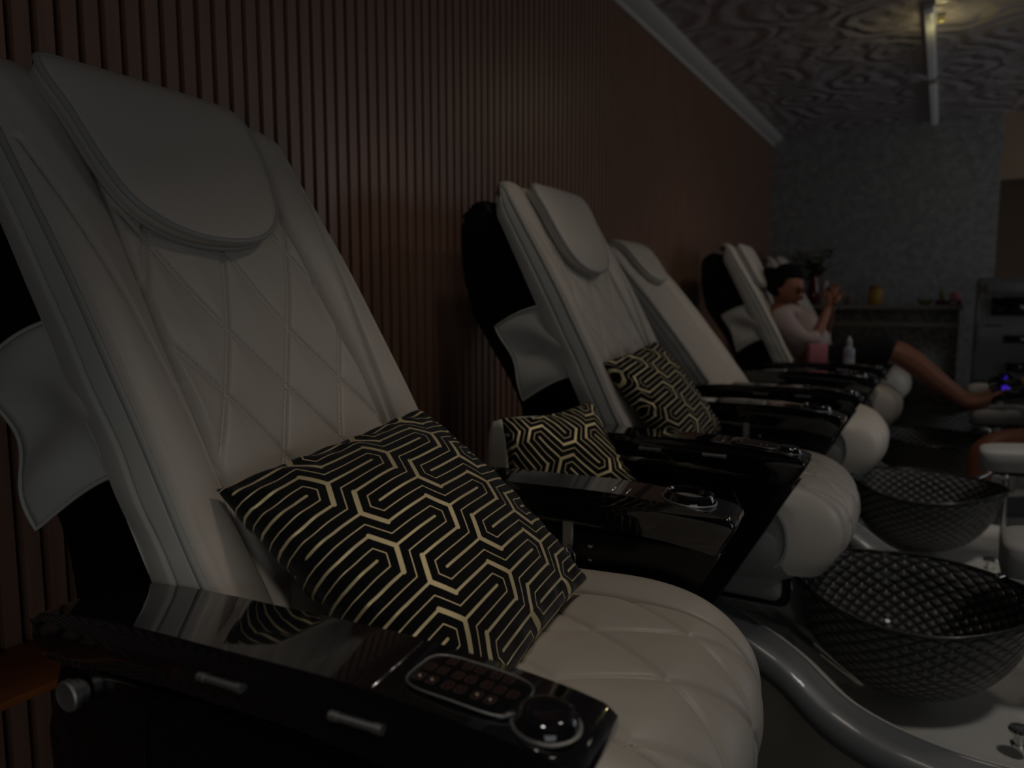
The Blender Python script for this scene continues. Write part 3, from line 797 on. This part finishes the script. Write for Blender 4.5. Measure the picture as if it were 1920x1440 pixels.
# ------------------------------------------------------------------ cushions
def cushion(label, corners, thick, seed, phase=(0, 0), rotp=0.0, pin=.055, unit=.01516, unitv=.0147):
    """square cushion spanned between four corner points A B C D (A-B along the print)"""
    A, B, Cc, D = [Vector(c) for c in corners]
    ctr = (A + B + Cc + D)/4; size = ((B-A).length + (Cc-D).length)/2; sz2 = ((Cc-B).length + (D-A).length)/2
    nn = ((Cc - A).cross(B - D)).normalized()
    if nn.z < 0: nn = -nn
    n = 64; V = []; F = []; uvs = {}
    def pt(u, v, side):
        x = u*(1 - pin*(1 - v*v)**1.2*abs(u)**2); y = v*(1 - pin*(1 - u*u)**1.2*abs(v)**2)
        p = A.lerp(B, (x+1)/2).lerp(D.lerp(Cc, (x+1)/2), (y+1)/2) - ctr
        b = max(0, (1 - u*u)*(1 - v*v)); h = thick/2*b**.42*side
        h += side*.006*noise.noise(Vector((u*2.5 + seed, v*2.5, side)))*min(1, b*6)
        e = max(abs(u), abs(v))
        h += (.0030*math.sin((u - v)*24 + seed) + .004*noise.noise(Vector((u*8, v*8, seed))))*sstep(.74, .93, e)*sstep(1.0, .95, e)
        return p + nn*h
    for side in (1, -1):
        for j in range(n+1):
            for i in range(n+1):
                u = -math.cos(math.pi*i/n)*.35 + (2*i/n-1)*.65; v = -math.cos(math.pi*j/n)*.35 + (2*j/n-1)*.65
                V.append(pt(u, v, side)); uvs[len(V)-1] = (u, v)
    st = (n+1)**2
    for j in range(n):
        for i in range(n):
            a = j*(n+1)+i; F.append((a, a+1, a+n+2, a+n+1)); F.append((st+a, st+a+n+1, st+a+n+2, st+a+1))
    me = bpy.data.meshes.new('cushion'); me.from_pydata([tuple(v) for v in V], [], F); me.update()
    uvl = me.uv_layers.new(name='UVMap'); c, s = math.cos(R(rotp)), math.sin(R(rotp))
    for lp in me.loops:
        u, v = uvs[lp.vertex_index]; a = size/2*u*1.03; b = sz2/2*v*1.03
        uvl.data[lp.index].uv = ((a*c + b*s)/unit + phase[0], (-a*s + b*c)/unitv + phase[1])
    bm = bmesh.new(); bm.from_mesh(me); bmesh.ops.remove_doubles(bm, verts=bm.verts, dist=.0002)
    o = from_bm('cushion', bm, 'maze'); o.location = ctr
    return tag(o, label, 'cushion', 'black cushions with gold maze pattern')
cushion('black cushion with gold hexagonal maze lines leaning in the nearest chair', [(.622, .562, .985), (.612, .962, 1.029), (.905, .98, .793), (.948, .585, .748)], .135, 3, (.33, .34))
cushion('black and gold maze cushion propped in the second chair', [(.578, 1.80, 1.045), (.60, 2.14, 1.086), (.79, 2.20, .826), (.765, 1.87, .79)], .10, 5, (2.0, 1.2), -6, .03)
cushion('black and gold maze cushion standing on the white stool between the two nearest chairs', [(.53, 1.365, .955), (.628, 1.615, .97), (.81, 1.52, .783), (.572, 1.30, .68)], .085, 9, (1.0, 3.0), 57, .12)

# white tub stool between chair 1 and 2
t = root('tub_stool', 'white vinyl tub stool with rounded back standing between the two nearest chairs', 'stool', (.64, 1.46, 0))
def shell(u, v):
    th = lerp(R(112), R(194), u); top_ = .93 - .03*math.cos((u-.5)*2*math.pi*1.0 + math.pi)*0
    prof_ = [(.165, .52), (.175, .60), (.180, .80), (.178, .905), (.170, .925), (.155, .930), (.142, .920), (.136, .90), (.134, .80), (.130, .62), (.12, .60)]
    k = v*(len(prof_)-1); i = min(len(prof_)-2, int(k)); f = k - i
    r = lerp(prof_[i][0], prof_[i+1][0], f); z = lerp(prof_[i][1], prof_[i+1][1], f)
    e = sstep(0, .10, u)*sstep(1, .90, u); z = .60 + (z - .60)*lerp(.35, 1, e) if z > .6 else z
    return Vector((r*1.15*math.cos(th), r*math.sin(th)*.85 + .02, z))
grid('backrest', shell, 48, 30, 'white', t)
lathe('seat', [(.16, .0), (.165, .02), (.165, .06), (.15, .085), (.08, .095), (.01, .096)], (0, 0, .50), 'white', t, 32)
lathe('stem', [(.14, 0), (.14, .02), (.03, .04), (.025, .48), (.06, .50)], (0, 0, 0), 'chrome', t, 24)

# ------------------------------------------------------------------ people
def skin(name, chains, m, parent=None, sub=2, mods=None):
    """chains: list of (list of (x,y,z,r), attach) ; attach = index of existing vertex or None"""
    me = bpy.data.meshes.new(name); verts = []; edges = []; rad = []
    for ch, at in chains:
        prev = at
        for p in ch:
            verts.append(p[:3]); rad.append(p[3]); i = len(verts) - 1
            if prev is not None: edges.append((prev, i))
            prev = i
    me.from_pydata(verts, edges, []); o = bpy.data.objects.new(name, me); COL.objects.link(o)
    o.modifiers.new('skin', 'SKIN')
    if not me.skin_vertices:
        bpy.context.view_layer.objects.active = o
    for i, r in enumerate(rad):
        me.skin_vertices[0].data[i].radius = (r, r)
    me.skin_vertices[0].data[0].use_root = True
    s = o.modifiers.new('sub', 'SUBSURF'); s.levels = sub; s.render_levels = sub
    dg = bpy.context.evaluated_depsgraph_get(); dg.update()
    me2 = bpy.data.meshes.new_from_object(o.evaluated_get(dg)); me2.name = name
    bpy.data.objects.remove(o)
    me2.materials.clear()
    return link(name, me2, m, parent)
def head(name, c, fwd, m, parent, sc_=1.0):
    """head mesh, face towards fwd (tilted); returns object and frame"""
    f = Vector(fwd).normalized(); side = Vector((0, 0, 1)).cross(f).normalized(); up_ = f.cross(side)
    def fn(u, v):
        th = 2*math.pi*u; ph = math.pi*(v*.998 + .001) - math.pi/2
        x = math.cos(ph)*math.cos(th); y = math.cos(ph)*math.sin(th); z = math.sin(ph)
        px = x*.098; py = y*.074; pz = z*.115
        if z < 0: px *= 1 - .10*z*z; py *= 1 + .35*z*(-z if z < 0 else 0)*1.0; 
        if x < 0 and z < 0: px *= 1 + .45*z
        if x > .3: px -= .010*(x-.3)
        # face relief: brow, eye sockets, nose, lips, chin
        fr = max(0, x)
        px += fr*(.006*math.exp(-((z-.30)/.10)**2) - .011*math.exp(-((z-.13)/.10)**2)*math.exp(-((abs(y)-.38)/.2)**2))
        px += fr*.026*math.exp(-(y/.16)**2)*max(0, 1 - abs((z+.12)/.27))**1.1
        px += fr*.010*math.exp(-(y/.28)**2)*(math.exp(-((z+.42)/.07)**2) + .9*math.exp(-((z+.56)/.06)**2))
        px += fr*.014*math.exp(-(y/.35)**2)*math.exp(-((z+.80)/.14)**2)
        if abs(z + .05) < .28 and abs(x + .05) < .22:
            py += (1 if y > 0 else -1)*.014*max(0, 1 - abs((z+.05)/.28))*max(0, 1 - abs((x+.05)/.2))
        return Vector(c) + (f*px + side*py + up_*pz)*sc_
    return grid(name, fn, 72, 56, m, parent, True, True), f, side, up_

# seated woman in the fourth chair (faces the room, head bent to her phone)
WY = 4.50
wm = root('person', 'woman in pale pink shirt and black trousers reclining in a chair, looking at her phone', 'person', (.75, WY, .77))
def W(x, y, z, r=0): return (x - .75, y, z - .77, r)
pelvis = [W(.74, 0, .865, .105), W(.70, 0, .95, .10), W(.61, 0, 1.05, .112), W(.545, 0, 1.14, .095), W(.53, 0, 1.185, .048), W(.54, 0, 1.22, .045)]
chains = [(pelvis, None)]
# indices: pelvis0..5 -> 0..5
armn = [W(.56, -.16, 1.12, .048), W(.65, -.185, 1.02, .042), W(.735, -.175, .985, .036), W(.765, -.12, 1.07, .030), W(.785, -.07, 1.15, .024), W(.79, -.05, 1.175, .024)]
armf = [W(.56, .16, 1.12, .048), W(.66, .185, 1.03, .042), W(.74, .165, .99, .036), W(.77, .11, 1.08, .030), W(.79, .06, 1.16, .024), W(.795, .045, 1.185, .024)]
legn = [W(.80, -.09, .865, .085), W(.96, -.11, .915, .075), W(1.115, -.12, .955, .058), W(1.20, -.12, .90, .056), W(1.32, -.11, .80, .046), W(1.43, -.10, .715, .034), W(1.475, -.10, .69, .036), W(1.53, -.10, .70, .033), W(1.59, -.10, .735, .024), W(1.62, -.10, .76, .016)]
legf = [W(.80, .09, .865, .085), W(.96, .11, .915, .075), W(1.125, .09, .955, .058), W(1.21, .08, .90, .056), W(1.33, .07, .80, .046), W(1.44, .06, .715, .034), W(1.485, .06, .69, .036), W(1.53, .06, .70, .033), W(1.58, .06, .735, .024), W(1.60, .06, .76, .016)]
chains += [(armn, 3), (armf, 3), (legn, 0), (legf, 0)]
body = skin('body', chains, 'skin', wm, 2)
hd, hf, hs, hu = head('head', (.558 - .75, 0, 1.278 - .77), (.88, -.22, -.36), 'skin', wm, 1.0)
hc = Vector((.558 - .75, 0, 1.278 - .77))
def hairf(u, v):
    th = 2*math.pi*u; ph = math.pi*(v*.998+.001) - math.pi/2
    x = math.cos(ph)*math.cos(th); y = math.cos(ph)*math.sin(th); z = math.sin(ph)
    s = 1.13 + .02*math.sin(th*9 + z*5)
    px = x*.098*s - .016; py = y*.074*s; pz = z*.115*s + .012
    # hairline: pull the front lower part inside
    if x > .15 and z < .62: px -= .05*min(1, (x-.15)*1.5)*min(1, (.62-z)*4); py *= 1 - .35*min(1, (x-.15)*2)*min(1, (.62-z)*3)
    if z < -.2: pz = lerp(pz, -.03, .6)
    return hc + hf*px + hs*py + hu*pz
grid('hair', hairf, 48, 36, 'hair', wm, True, True)
bunc = hc - hf*.125 + hu*.035
grid('hair_bun', lambda u, v: bunc + Vector((.048*math.cos(2*math.pi*u)*math.sin(math.pi*(v*.99+.005)), .045*math.sin(2*math.pi*u)*math.sin(math.pi*(v*.99+.005)), .048*math.cos(math.pi*(v*.99+.005))))*(1+.06*math.sin(12*u*math.pi+v*7)), 24, 16, 'hair', wm, True, True)
for sg in (-1, 1):
    ey = hc + hf*.083 + hs*.030*sg + hu*.014
    grid('eye', lambda u, v: ey + hf*.006*math.sin(math.pi*v)*0 + Vector((.008*math.cos(2*math.pi*u)*math.sin(math.pi*(v*.99+.005)), .011*math.sin(2*math.pi*u)*math.sin(math.pi*(v*.99+.005)), .007*math.cos(math.pi*(v*.99+.005)))), 16, 10, 'hair', wm, True, True)
    bp_ = [hc + hf*(.089 - .006*k) + hs*sg*(.014 + .012*k) + hu*(.036 + .003*math.sin(k*1.2)) for k in range(4)]
    tube('eyebrow', bp_, .0035, 'hair', wm, 6)
tube('lips', catmull([hc + hf*.092 + hs*-.022 - hu*.056, hc + hf*.101 - hu*.054, hc + hf*.092 + hs*.022 - hu*.056], 5), .0055, 'lips', wm, 8)
# hands
def hand(parent, wrist, palmdir, fdir, side, m, curl=.7, s=1.0):
    """palm plus five separate fingers, root joined at the wrist"""
    d = Vector(fdir).normalized(); n = Vector(palmdir).normalized(); n = (n - d*n.dot(d)).normalized(); l = d.cross(n)*side
    w = Vector(wrist); ch = []
    pl = [w - d*.02*s, w + d*.02*s, w + d*.045*s, w + d*.075*s]
    ch.append(([(*pl[0], .021*s), (*pl[1], .022*s), (*pl[2], .026*s), (*pl[3], .020*s)], None))
    o1 = skin('palm', ch, m, parent, 2)
    for k, (off, ln) in enumerate(((-.028, .068), (-.010, .076), (.009, .071), (.027, .056))):
        base = w + d*.068*s + l*off*s; pts = [base - d*.02*s]; cur = d.copy(); p = base.copy(); pts.append(p.copy())
        for j, fl in enumerate((.45, .30, .25)):
            cur = (Matrix.Rotation(curl*(.55 + .25*j), 3, l*side) @ cur) if True else cur
            # bend towards the palm side
            p = p + cur*ln*fl*s; pts.append(p.copy())
        skin('finger', [([(*q, r_*s) for q, r_ in zip(pts, (.010, .0095, .0088, .008, .0068))], None)], m, parent, 1)
    b = w + d*.02*s - l*.022*s
    th = [b, b + (d*.6 - l*.7)*.03*s, b + (d*.6 - l*.7)*.03*s + (d*.8 - l*.2 + n*.5)*.028*s, b + (d*.6 - l*.7)*.03*s + (d*.8 - l*.2 + n*.5)*.028*s + (d*.7 + n*.7)*.022*s]
    skin('thumb', [([(*q, r_*s) for q, r_ in zip(th, (.013, .012, .010, .008))], None)], m, parent, 1)
hand(wm, W(.79, -.05, 1.175)[:3], (.2, .8, .1), (.05, .15, 1), 1, 'skin', .55)
hand(wm, W(.795, .045, 1.185)[:3], (.2, -.8, .1), (.05, -.15, 1), -1, 'skin', .55)
# toes on the raised foot
for k in range(5):
    tx = W(1.625, -.13 + k*.015, .765)[:3]
    skin('toe', [([(tx[0]-.02, tx[1], tx[2]-.015, .009), (tx[0], tx[1], tx[2], .0085), (tx[0]+.012, tx[1], tx[2]+.012, .007)], None)], 'skin', wm, 1)
# clothes (own shells over the body)
shirt = [([W(.745, 0, .90, .112), W(.70, 0, .96, .130), W(.61, 0, 1.06, .145), W(.545, 0, 1.14, .122), W(.525, 0, 1.18, .062)], None),
         ([W(.56, -.165, 1.12, .070), W(.65, -.19, 1.02, .058), W(.735, -.18, .985, .052), W(.755, -.14, 1.04, .046)], 3),
         ([W(.56, .165, 1.12, .070), W(.66, .19, 1.03, .058), W(.74, .17, .99, .052), W(.76, .13, 1.045, .046)], 3)]
skin('shirt', shirt, 'shirt', wm, 2)
pants = [([W(.70, 0, .875, .115), W(.76, 0, .87, .115)], None), ([W(.82, -.09, .87, .095), W(.96, -.11, .925, .088), W(1.10, -.12, .965, .076), W(1.14, -.12, .955, .070)], 1), ([W(.82, .09, .87, .095), W(.96, .11, .925, .088), W(1.10, .10, .965, .076), W(1.14, .09, .955, .070)], 1)]
skin('trousers', pants, 'pants', wm, 2)
ph = box('mobile_phone', -.004, .004, -.037, .037, -.075, .075, 'phone', None, .003)
ph.location = (.815, WY, 1.225); ph.rotation_euler = (0, R(-28), 0); tag(ph, 'black mobile phone held up in both hands of the seated woman', 'phone')

# pedicurist, mostly beyond the right edge of the frame
PY = 4.36
pe = root('person', 'pedicurist in black at the right edge, black-gloved hand holding the raised foot', 'person', (2.15, PY, .45))
def Q_(x, y, z, r): return (x - 2.15, y - PY, z - .45, r)
ch = [([Q_(2.15, PY, .56, .13), Q_(2.15, PY, .72, .125), Q_(2.11, PY, .90, .14), Q_(2.07, PY, 1.03, .10), Q_(2.03, PY, 1.10, .05), Q_(2.01, PY, 1.15, .048)], None),
      ([Q_(2.05, PY - .17, 1.0, .05), Q_(2.03, PY - .22, .86, .043), Q_(1.98, PY - .20, .78, .040), Q_(1.85, PY - .10, .765, .035), Q_(1.72, PY - .02, .765, .026), Q_(1.69, PY, .76, .025)], 3),
      ([Q_(2.05, PY + .17, 1.0, .05), Q_(2.03, PY + .22, .87, .043), Q_(1.97, PY + .20, .80, .040), Q_(1.84, PY + .12, .80, .035), Q_(1.71, PY + .08, .81, .026), Q_(1.68, PY + .07, .81, .025)], 3),
      ([Q_(2.05, PY - .13, .55, .085), Q_(1.80, PY - .27, .585, .075), Q_(1.57, 3.96, .57, .062), Q_(1.515, 3.94, .52, .058), Q_(1.52, 3.935, .37, .052), Q_(1.54, 3.93, .16, .036), Q_(1.545, 3.93, .06, .036), Q_(1.48, 3.93, .035, .03), Q_(1.40, 3.93, .03, .022)], 0),
      ([Q_(2.10, PY + .13, .55, .085), Q_(1.98, PY + .25, .56, .075), Q_(1.90, PY + .32, .55, .062), Q_(1.90, PY + .33, .48, .058), Q_(1.93, PY + .33, .34, .050), Q_(1.96, PY + .33, .16, .036), Q_(1.97, PY + .33, .06, .036), Q_(1.90, PY + .33, .035, .03)], 0)]
skin('body', ch, 'skin2', pe, 2)
hd2, f2, s2, u2 = head('head', (1.98 - 2.15, 0, 1.225 - .45), (-.85, 0, -.5), 'skin2', pe)
h2 = Vector((1.98 - 2.15, 0, 1.225 - .45))
grid('hair', lambda u, v: h2 - f2*.02 + u2*.018 + (f2*.105*math.cos(2*math.pi*u)*math.sin(math.pi*(v*.75+.003))*(.75 if math.cos(2*math.pi*u) > 0 else 1) + s2*.086*math.sin(2*math.pi*u)*math.sin(math.pi*(v*.75+.003)) + u2*.12*math.cos(math.pi*(v*.75+.003))), 32, 20, 'hair', pe, True, True)
skin('tunic', [([Q_(2.15, PY, .60, .15), Q_(2.15, PY, .74, .145), Q_(2.11, PY, .90, .158), Q_(2.07, PY, 1.02, .12)], None), ([Q_(2.05, PY - .17, 1.0, .064), Q_(2.035, PY - .21, .88, .058)], 3), ([Q_(2.05, PY + .17, 1.0, .064), Q_(2.035, PY + .21, .89, .058)], 3)], 'pants', pe, 2)
skin('shorts', [([Q_(2.16, PY, .57, .15), Q_(2.10, PY, .57, .14)], None), ([Q_(2.0, PY - .17, .58, .098), Q_(1.82, PY - .26, .595, .090), Q_(1.67, PY - .345, .59, .080)], 1), ([Q_(2.05, PY + .16, .57, .098), Q_(1.97, PY + .26, .575, .082)], 1)], 'pants', pe, 2)
hand(pe, Q_(1.69, PY, .76, 0)[:3], (-.1, .3, -1), (-1, .25, -.15), 1, 'glove', .5, 1.1)
hand(pe, Q_(1.68, PY + .07, .81, 0)[:3], (-.2, -1, -.2), (-1, -.1, -.1), -1, 'glove', .6, 1.1)
skin('glove_cuff', [([Q_(1.77, PY - .045, .765, .031), Q_(1.71, PY - .01, .765, .031), Q_(1.68, PY, .76, .03)], None)], 'glove', pe, 1)
skin('glove_cuff', [([Q_(1.76, PY + .095, .806, .031), Q_(1.70, PY + .078, .81, .031)], None)], 'glove', pe, 1)
t = root('stool', 'low round black stool under the pedicurist at the right edge', 'stool', (2.15, PY, 0))
lathe('seat', [(.16, 0), (.17, .02), (.17, .06), (.15, .075), (.01, .08)], (0, 0, .35), 'black_matte', t, 28)
lathe('base', [(.18, 0), (.18, .03), (.03, .05), (.025, .35)], (0, 0, 0), 'nickel', t, 24)
# violet lamp tool in the gloved hand
tl = lathe('nail_lamp', [(.002, .055), (.010, .045), (.014, .02), (.016, 0), (.016, -.03), (.006, -.034)], (0, 0, 0), 'bluelight', None, 16)
tl.location = (1.625, PY + .06, .80); tl.rotation_euler = (R(-12), R(-8), 0); tag(tl, 'small pointed tool glowing violet blue in the gloved hand', 'nail lamp')

def towel(loc, sx, sy, sz, rz, label):
    def fn(u, v):
        th = 2*math.pi*u; ph = math.pi*(v*.99 + .005)
        s = lambda q, e: abs(q)**e*(1 if q > 0 else -1)
        return Vector((sx*s(math.cos(th), .6)*s(math.sin(ph), .6), sy*s(math.sin(th), .6)*s(math.sin(ph), .6), sz*s(math.cos(ph), .7) + .006*math.sin(th*3)))
    o = grid('towel', fn, 40, 20, 'towel', None, True, True); o.location = loc; o.rotation_euler = (0, 0, rz)
    return tag(o, label, 'towel')
towel((1.56, 4.66, .735), .085, .065, .036, .1, 'white folded towel just beyond the raised foot')

# ------------------------------------------------------------------ things on the armrest and tub beside the woman
az = .8995
o = box('card_box', -.045, .045, -.03, .03, 0, .095, 'pinkpaper', None, .002); o.location = (.785, 4.14, .8935); o.rotation_euler = (0, 0, R(20))
tag(o, 'small pink card box standing on the armrest before the woman', 'box')
t = root('lotion_bottle', 'pale blue lotion bottle with white cap on the armrest right of the pink box', 'bottle', (.935, 4.14, .892))
lathe('body', [(.026, 0), (.028, .01), (.028, .07), (.02, .085), (.012, .09)], (0, 0, 0), 'bottle', t, 20)
lathe('cap', [(.014, .09), (.014, .12), (.008, .125), (.004, .14)], (0, 0, 0), 'cap', t, 16)
lathe('base_band', [(.0285, .002), (.0285, .03)], (0, 0, 0), 'cap', t, 20)
cl = [('yellow', 'yellow', .30, 'yellow tube of scrub lying among supplies by the woman\'s foot bowl'), ('white', 'cap', .36, 'white tub of cream among supplies by the woman\'s foot bowl'), ('clear', 'water', .43, 'grey plastic bottle among supplies by the woman\'s foot bowl'), ('pink', 'pinkpaper', .47, 'small pink pot among supplies by the woman\'s foot bowl')]
tr = root('supply_tray', 'low grey tray of pedicure supplies on the floor between two tubs', 'tray', (1.27, 3.87, .0))
box('tray_top', -.17, .17, -.11, .11, .30, .315, 'tub', tr, .006)
box('tray_stand', -.14, .14, -.08, .08, 0, .30, 'tub_rim', tr, .01)
for i, (nm, mm, xx, lb) in enumerate(cl):
    o = lathe('jar', [(.03, 0), (.032, .01), (.032, .05), (.026, .06), (.005, .064)] if i != 2 else [(.025, 0), (.027, .01), (.027, .09), (.012, .105), (.012, .12)], (0, 0, 0), mm, None, 18)
    o.location = (1.27 - .12 + i*.08, 3.86 + .02*(i % 2), .315); tag(o, lb, 'jar', 'pedicure supplies on the tray')

# ------------------------------------------------------------------ reception counter
t = root('reception_counter', 'reception counter with pale stone top and dark mosaic front by the back wall', 'counter', (.72, 6.35, 0))
box('counter_front', -.70, .72, -.12, .12, 0, 1.15, 'mosaic_dark', t, .002)
box('counter_top', -.715, .74, -.20, .17, 1.15, 1.185, 'counter', t, .006)
box('counter_band', -.70, .725, -.128, -.118, 1.02, 1.06, 'counter', t, .002)
CT = 1.1855
t = root('flower_vase', 'dark red vase of lilies and leafy stems at the left end of the counter', 'vase', (.44, 6.36, CT))
lathe('vase', [(.035, 0), (.045, .02), (.05, .10), (.035, .18), (.03, .23), (.038, .25)], (0, 0, 0), 'vase', t, 24)
rnd = random.Random(4)
for k in range(16):
    an = rnd.uniform(0, 6.28); ra = rnd.uniform(.05, .20); h = rnd.uniform(.30, .50) - ra*.35
    tip = Vector((ra*math.cos(an), ra*math.sin(an)*.7, h))
    pts = catmull([(0, 0, .15), (tip.x*.35, tip.y*.35, h*.75), tuple(tip)], 5)
    st_ = tube('stem', pts, .003, 'leafm', t, 5)
    if k % 2 == 0:
        bm = bmesh.new()
        for q in range(6):
            a2 = q*math.pi/3; d = Vector((math.cos(a2), math.sin(a2), .45)).normalized()*.052; sd = Vector((-math.sin(a2), math.cos(a2), 0))*.014
            V4 = [tip, tip + d*.5 + sd, tip + d, tip + d*.5 - sd, tip + d*.5 + Vector((0, 0, .012))]
            vv = [bm.verts.new(x) for x in V4]
            for (i1, i2) in ((0, 1), (1, 2), (2, 3), (3, 0)): bm.faces.new((vv[i1], vv[i2], vv[4]))
        from_bm('lily', bm, 'petal' if k % 6 else 'petal2', t)
    bm = bmesh.new()
    for q in range(4):
        f_ = .35 + q*.17; c_ = pts[int(f_*10)]; a2 = rnd.uniform(0, 6.28); d = Vector((math.cos(a2), math.sin(a2), .35)).normalized()*.085; sd = Vector((-math.sin(a2), math.cos(a2), 0))*.017
        vv = [bm.verts.new(x) for x in (c_, c_ + d*.5 + sd, c_ + d, c_ + d*.5 - sd, c_ + d*.5 + Vector((0, 0, .01)))]
        for (i1, i2) in ((0, 1), (1, 2), (2, 3), (3, 0)): bm.faces.new((vv[i1], vv[i2], vv[4]))
    from_bm('leaves', bm, 'leafm', t)
t = root('candle', 'tall white pillar candle on the counter right of the vase', 'candle', (.535, 6.27, CT))
lathe('wax', [(.024, 0), (.024, .185), (.014, .188), (.004, .186)], (0, 0, 0), 'candle', t, 20); tube('wick', [(0, 0, .185), (.001, 0, .20)], .0015, 'black_matte', t, 5)
t = root('jar', 'yellow jar with dark lid standing on the counter', 'jar', (.89, 6.30, CT))
lathe('body', [(.045, 0), (.05, .01), (.05, .11), (.042, .12)], (0, 0, 0), 'yellow', t, 24); lathe('lid', [(.044, .12), (.044, .14), (.03, .145)], (0, 0, 0), 'petal2', t, 24)
t = root('dish', 'small pale green dish on the counter', 'dish', (1.22, 6.30, CT)); lathe('bowl', [(.03, 0), (.05, .02), (.055, .04), (.05, .04), (.03, .015)], (0, 0, 0), 'lime', t, 24)
t = root('serving_tray', 'dark red tray at the right end of the counter', 'tray', (1.385, 6.28, CT))
box('tray_base', -.10, .065, -.06, .06, 0, .012, 'redtray', t, .003); box('tray_rim', -.10, .065, -.065, -.057, 0, .035, 'redtray', t, .002)
t = root('tin_box', 'rounded pink tin on the red tray', 'tin', (1.41, 6.28, CT + .0125)); lathe('tin', [(.03, 0), (.038, .01), (.038, .055), (.03, .075), (.008, .082)], (0, 0, 0), 'pinkpaper', t, 20)
t = root('slim_bottle', 'pale slim bottle standing on the red tray beside the pink tin', 'bottle', (1.325, 6.28, CT + .0125)); lathe('glass', [(.016, 0), (.018, .01), (.018, .08), (.008, .10), (.008, .13)], (0, 0, 0), 'lime', t, 16)
t = root('jar', 'small pale brown jar on the counter left of the yellow jar', 'jar', (.72, 6.30, CT)); lathe('body', [(.04, 0), (.045, .01), (.045, .05), (.03, .06)], (0, 0, 0), 'counter', t, 20)

# cash machine
t = root('cash_machine', 'grey cash machine with black screen standing right of the counter', 'cash machine', (1.78, 5.95, 0))
pf = [(-.22, 0), (.22, 0), (.22, 1.36), (.05, 1.37), (-.12, 1.345), (-.14, 1.22), (-.16, 1.08), (-.26, 1.0), (-.26, .93), (-.22, .85)]
bm = bmesh.new(); 
A_ = [(y, z) for y, z in pf]
v0 = [bm.verts.new((-.25, y, z)) for y, z in A_]; v1 = [bm.verts.new((.25, y, z)) for y, z in A_]; nn_ = len(A_)
bm.faces.new(v0); bm.faces.new(v1[::-1])
for i in range(nn_): bm.faces.new((v0[i], v1[i], v1[(i+1) % nn_], v0[(i+1) % nn_]))
bmesh.ops.bevel(bm, geom=list(bm.edges), offset=.012, segments=2, affect='EDGES')
from_bm('cabinet', bm, 'machine', t, True, 35)
box('top_sign', -.20, .20, -.150, -.125, 1.265, 1.325, 'grey_paint', t, .004)
box('screen', -.17, .17, -.165, -.145, 1.12, 1.24, 'screen', t, .004)
box('keypad', -.10, .10, -.262, -.22, .945, .995, 'screen', t, .004)
box('cash_slot', -.07, .07, -.245, -.20, .76, .82, 'screen', t, .004)
box('receipt_slot', -.20, -.10, -.20, -.15, 1.045, 1.06, 'machine_dark', t, .003)
box('plinth', -.24, .24, -.235, -.15, .02, .70, 'machine_dark', t, .005)
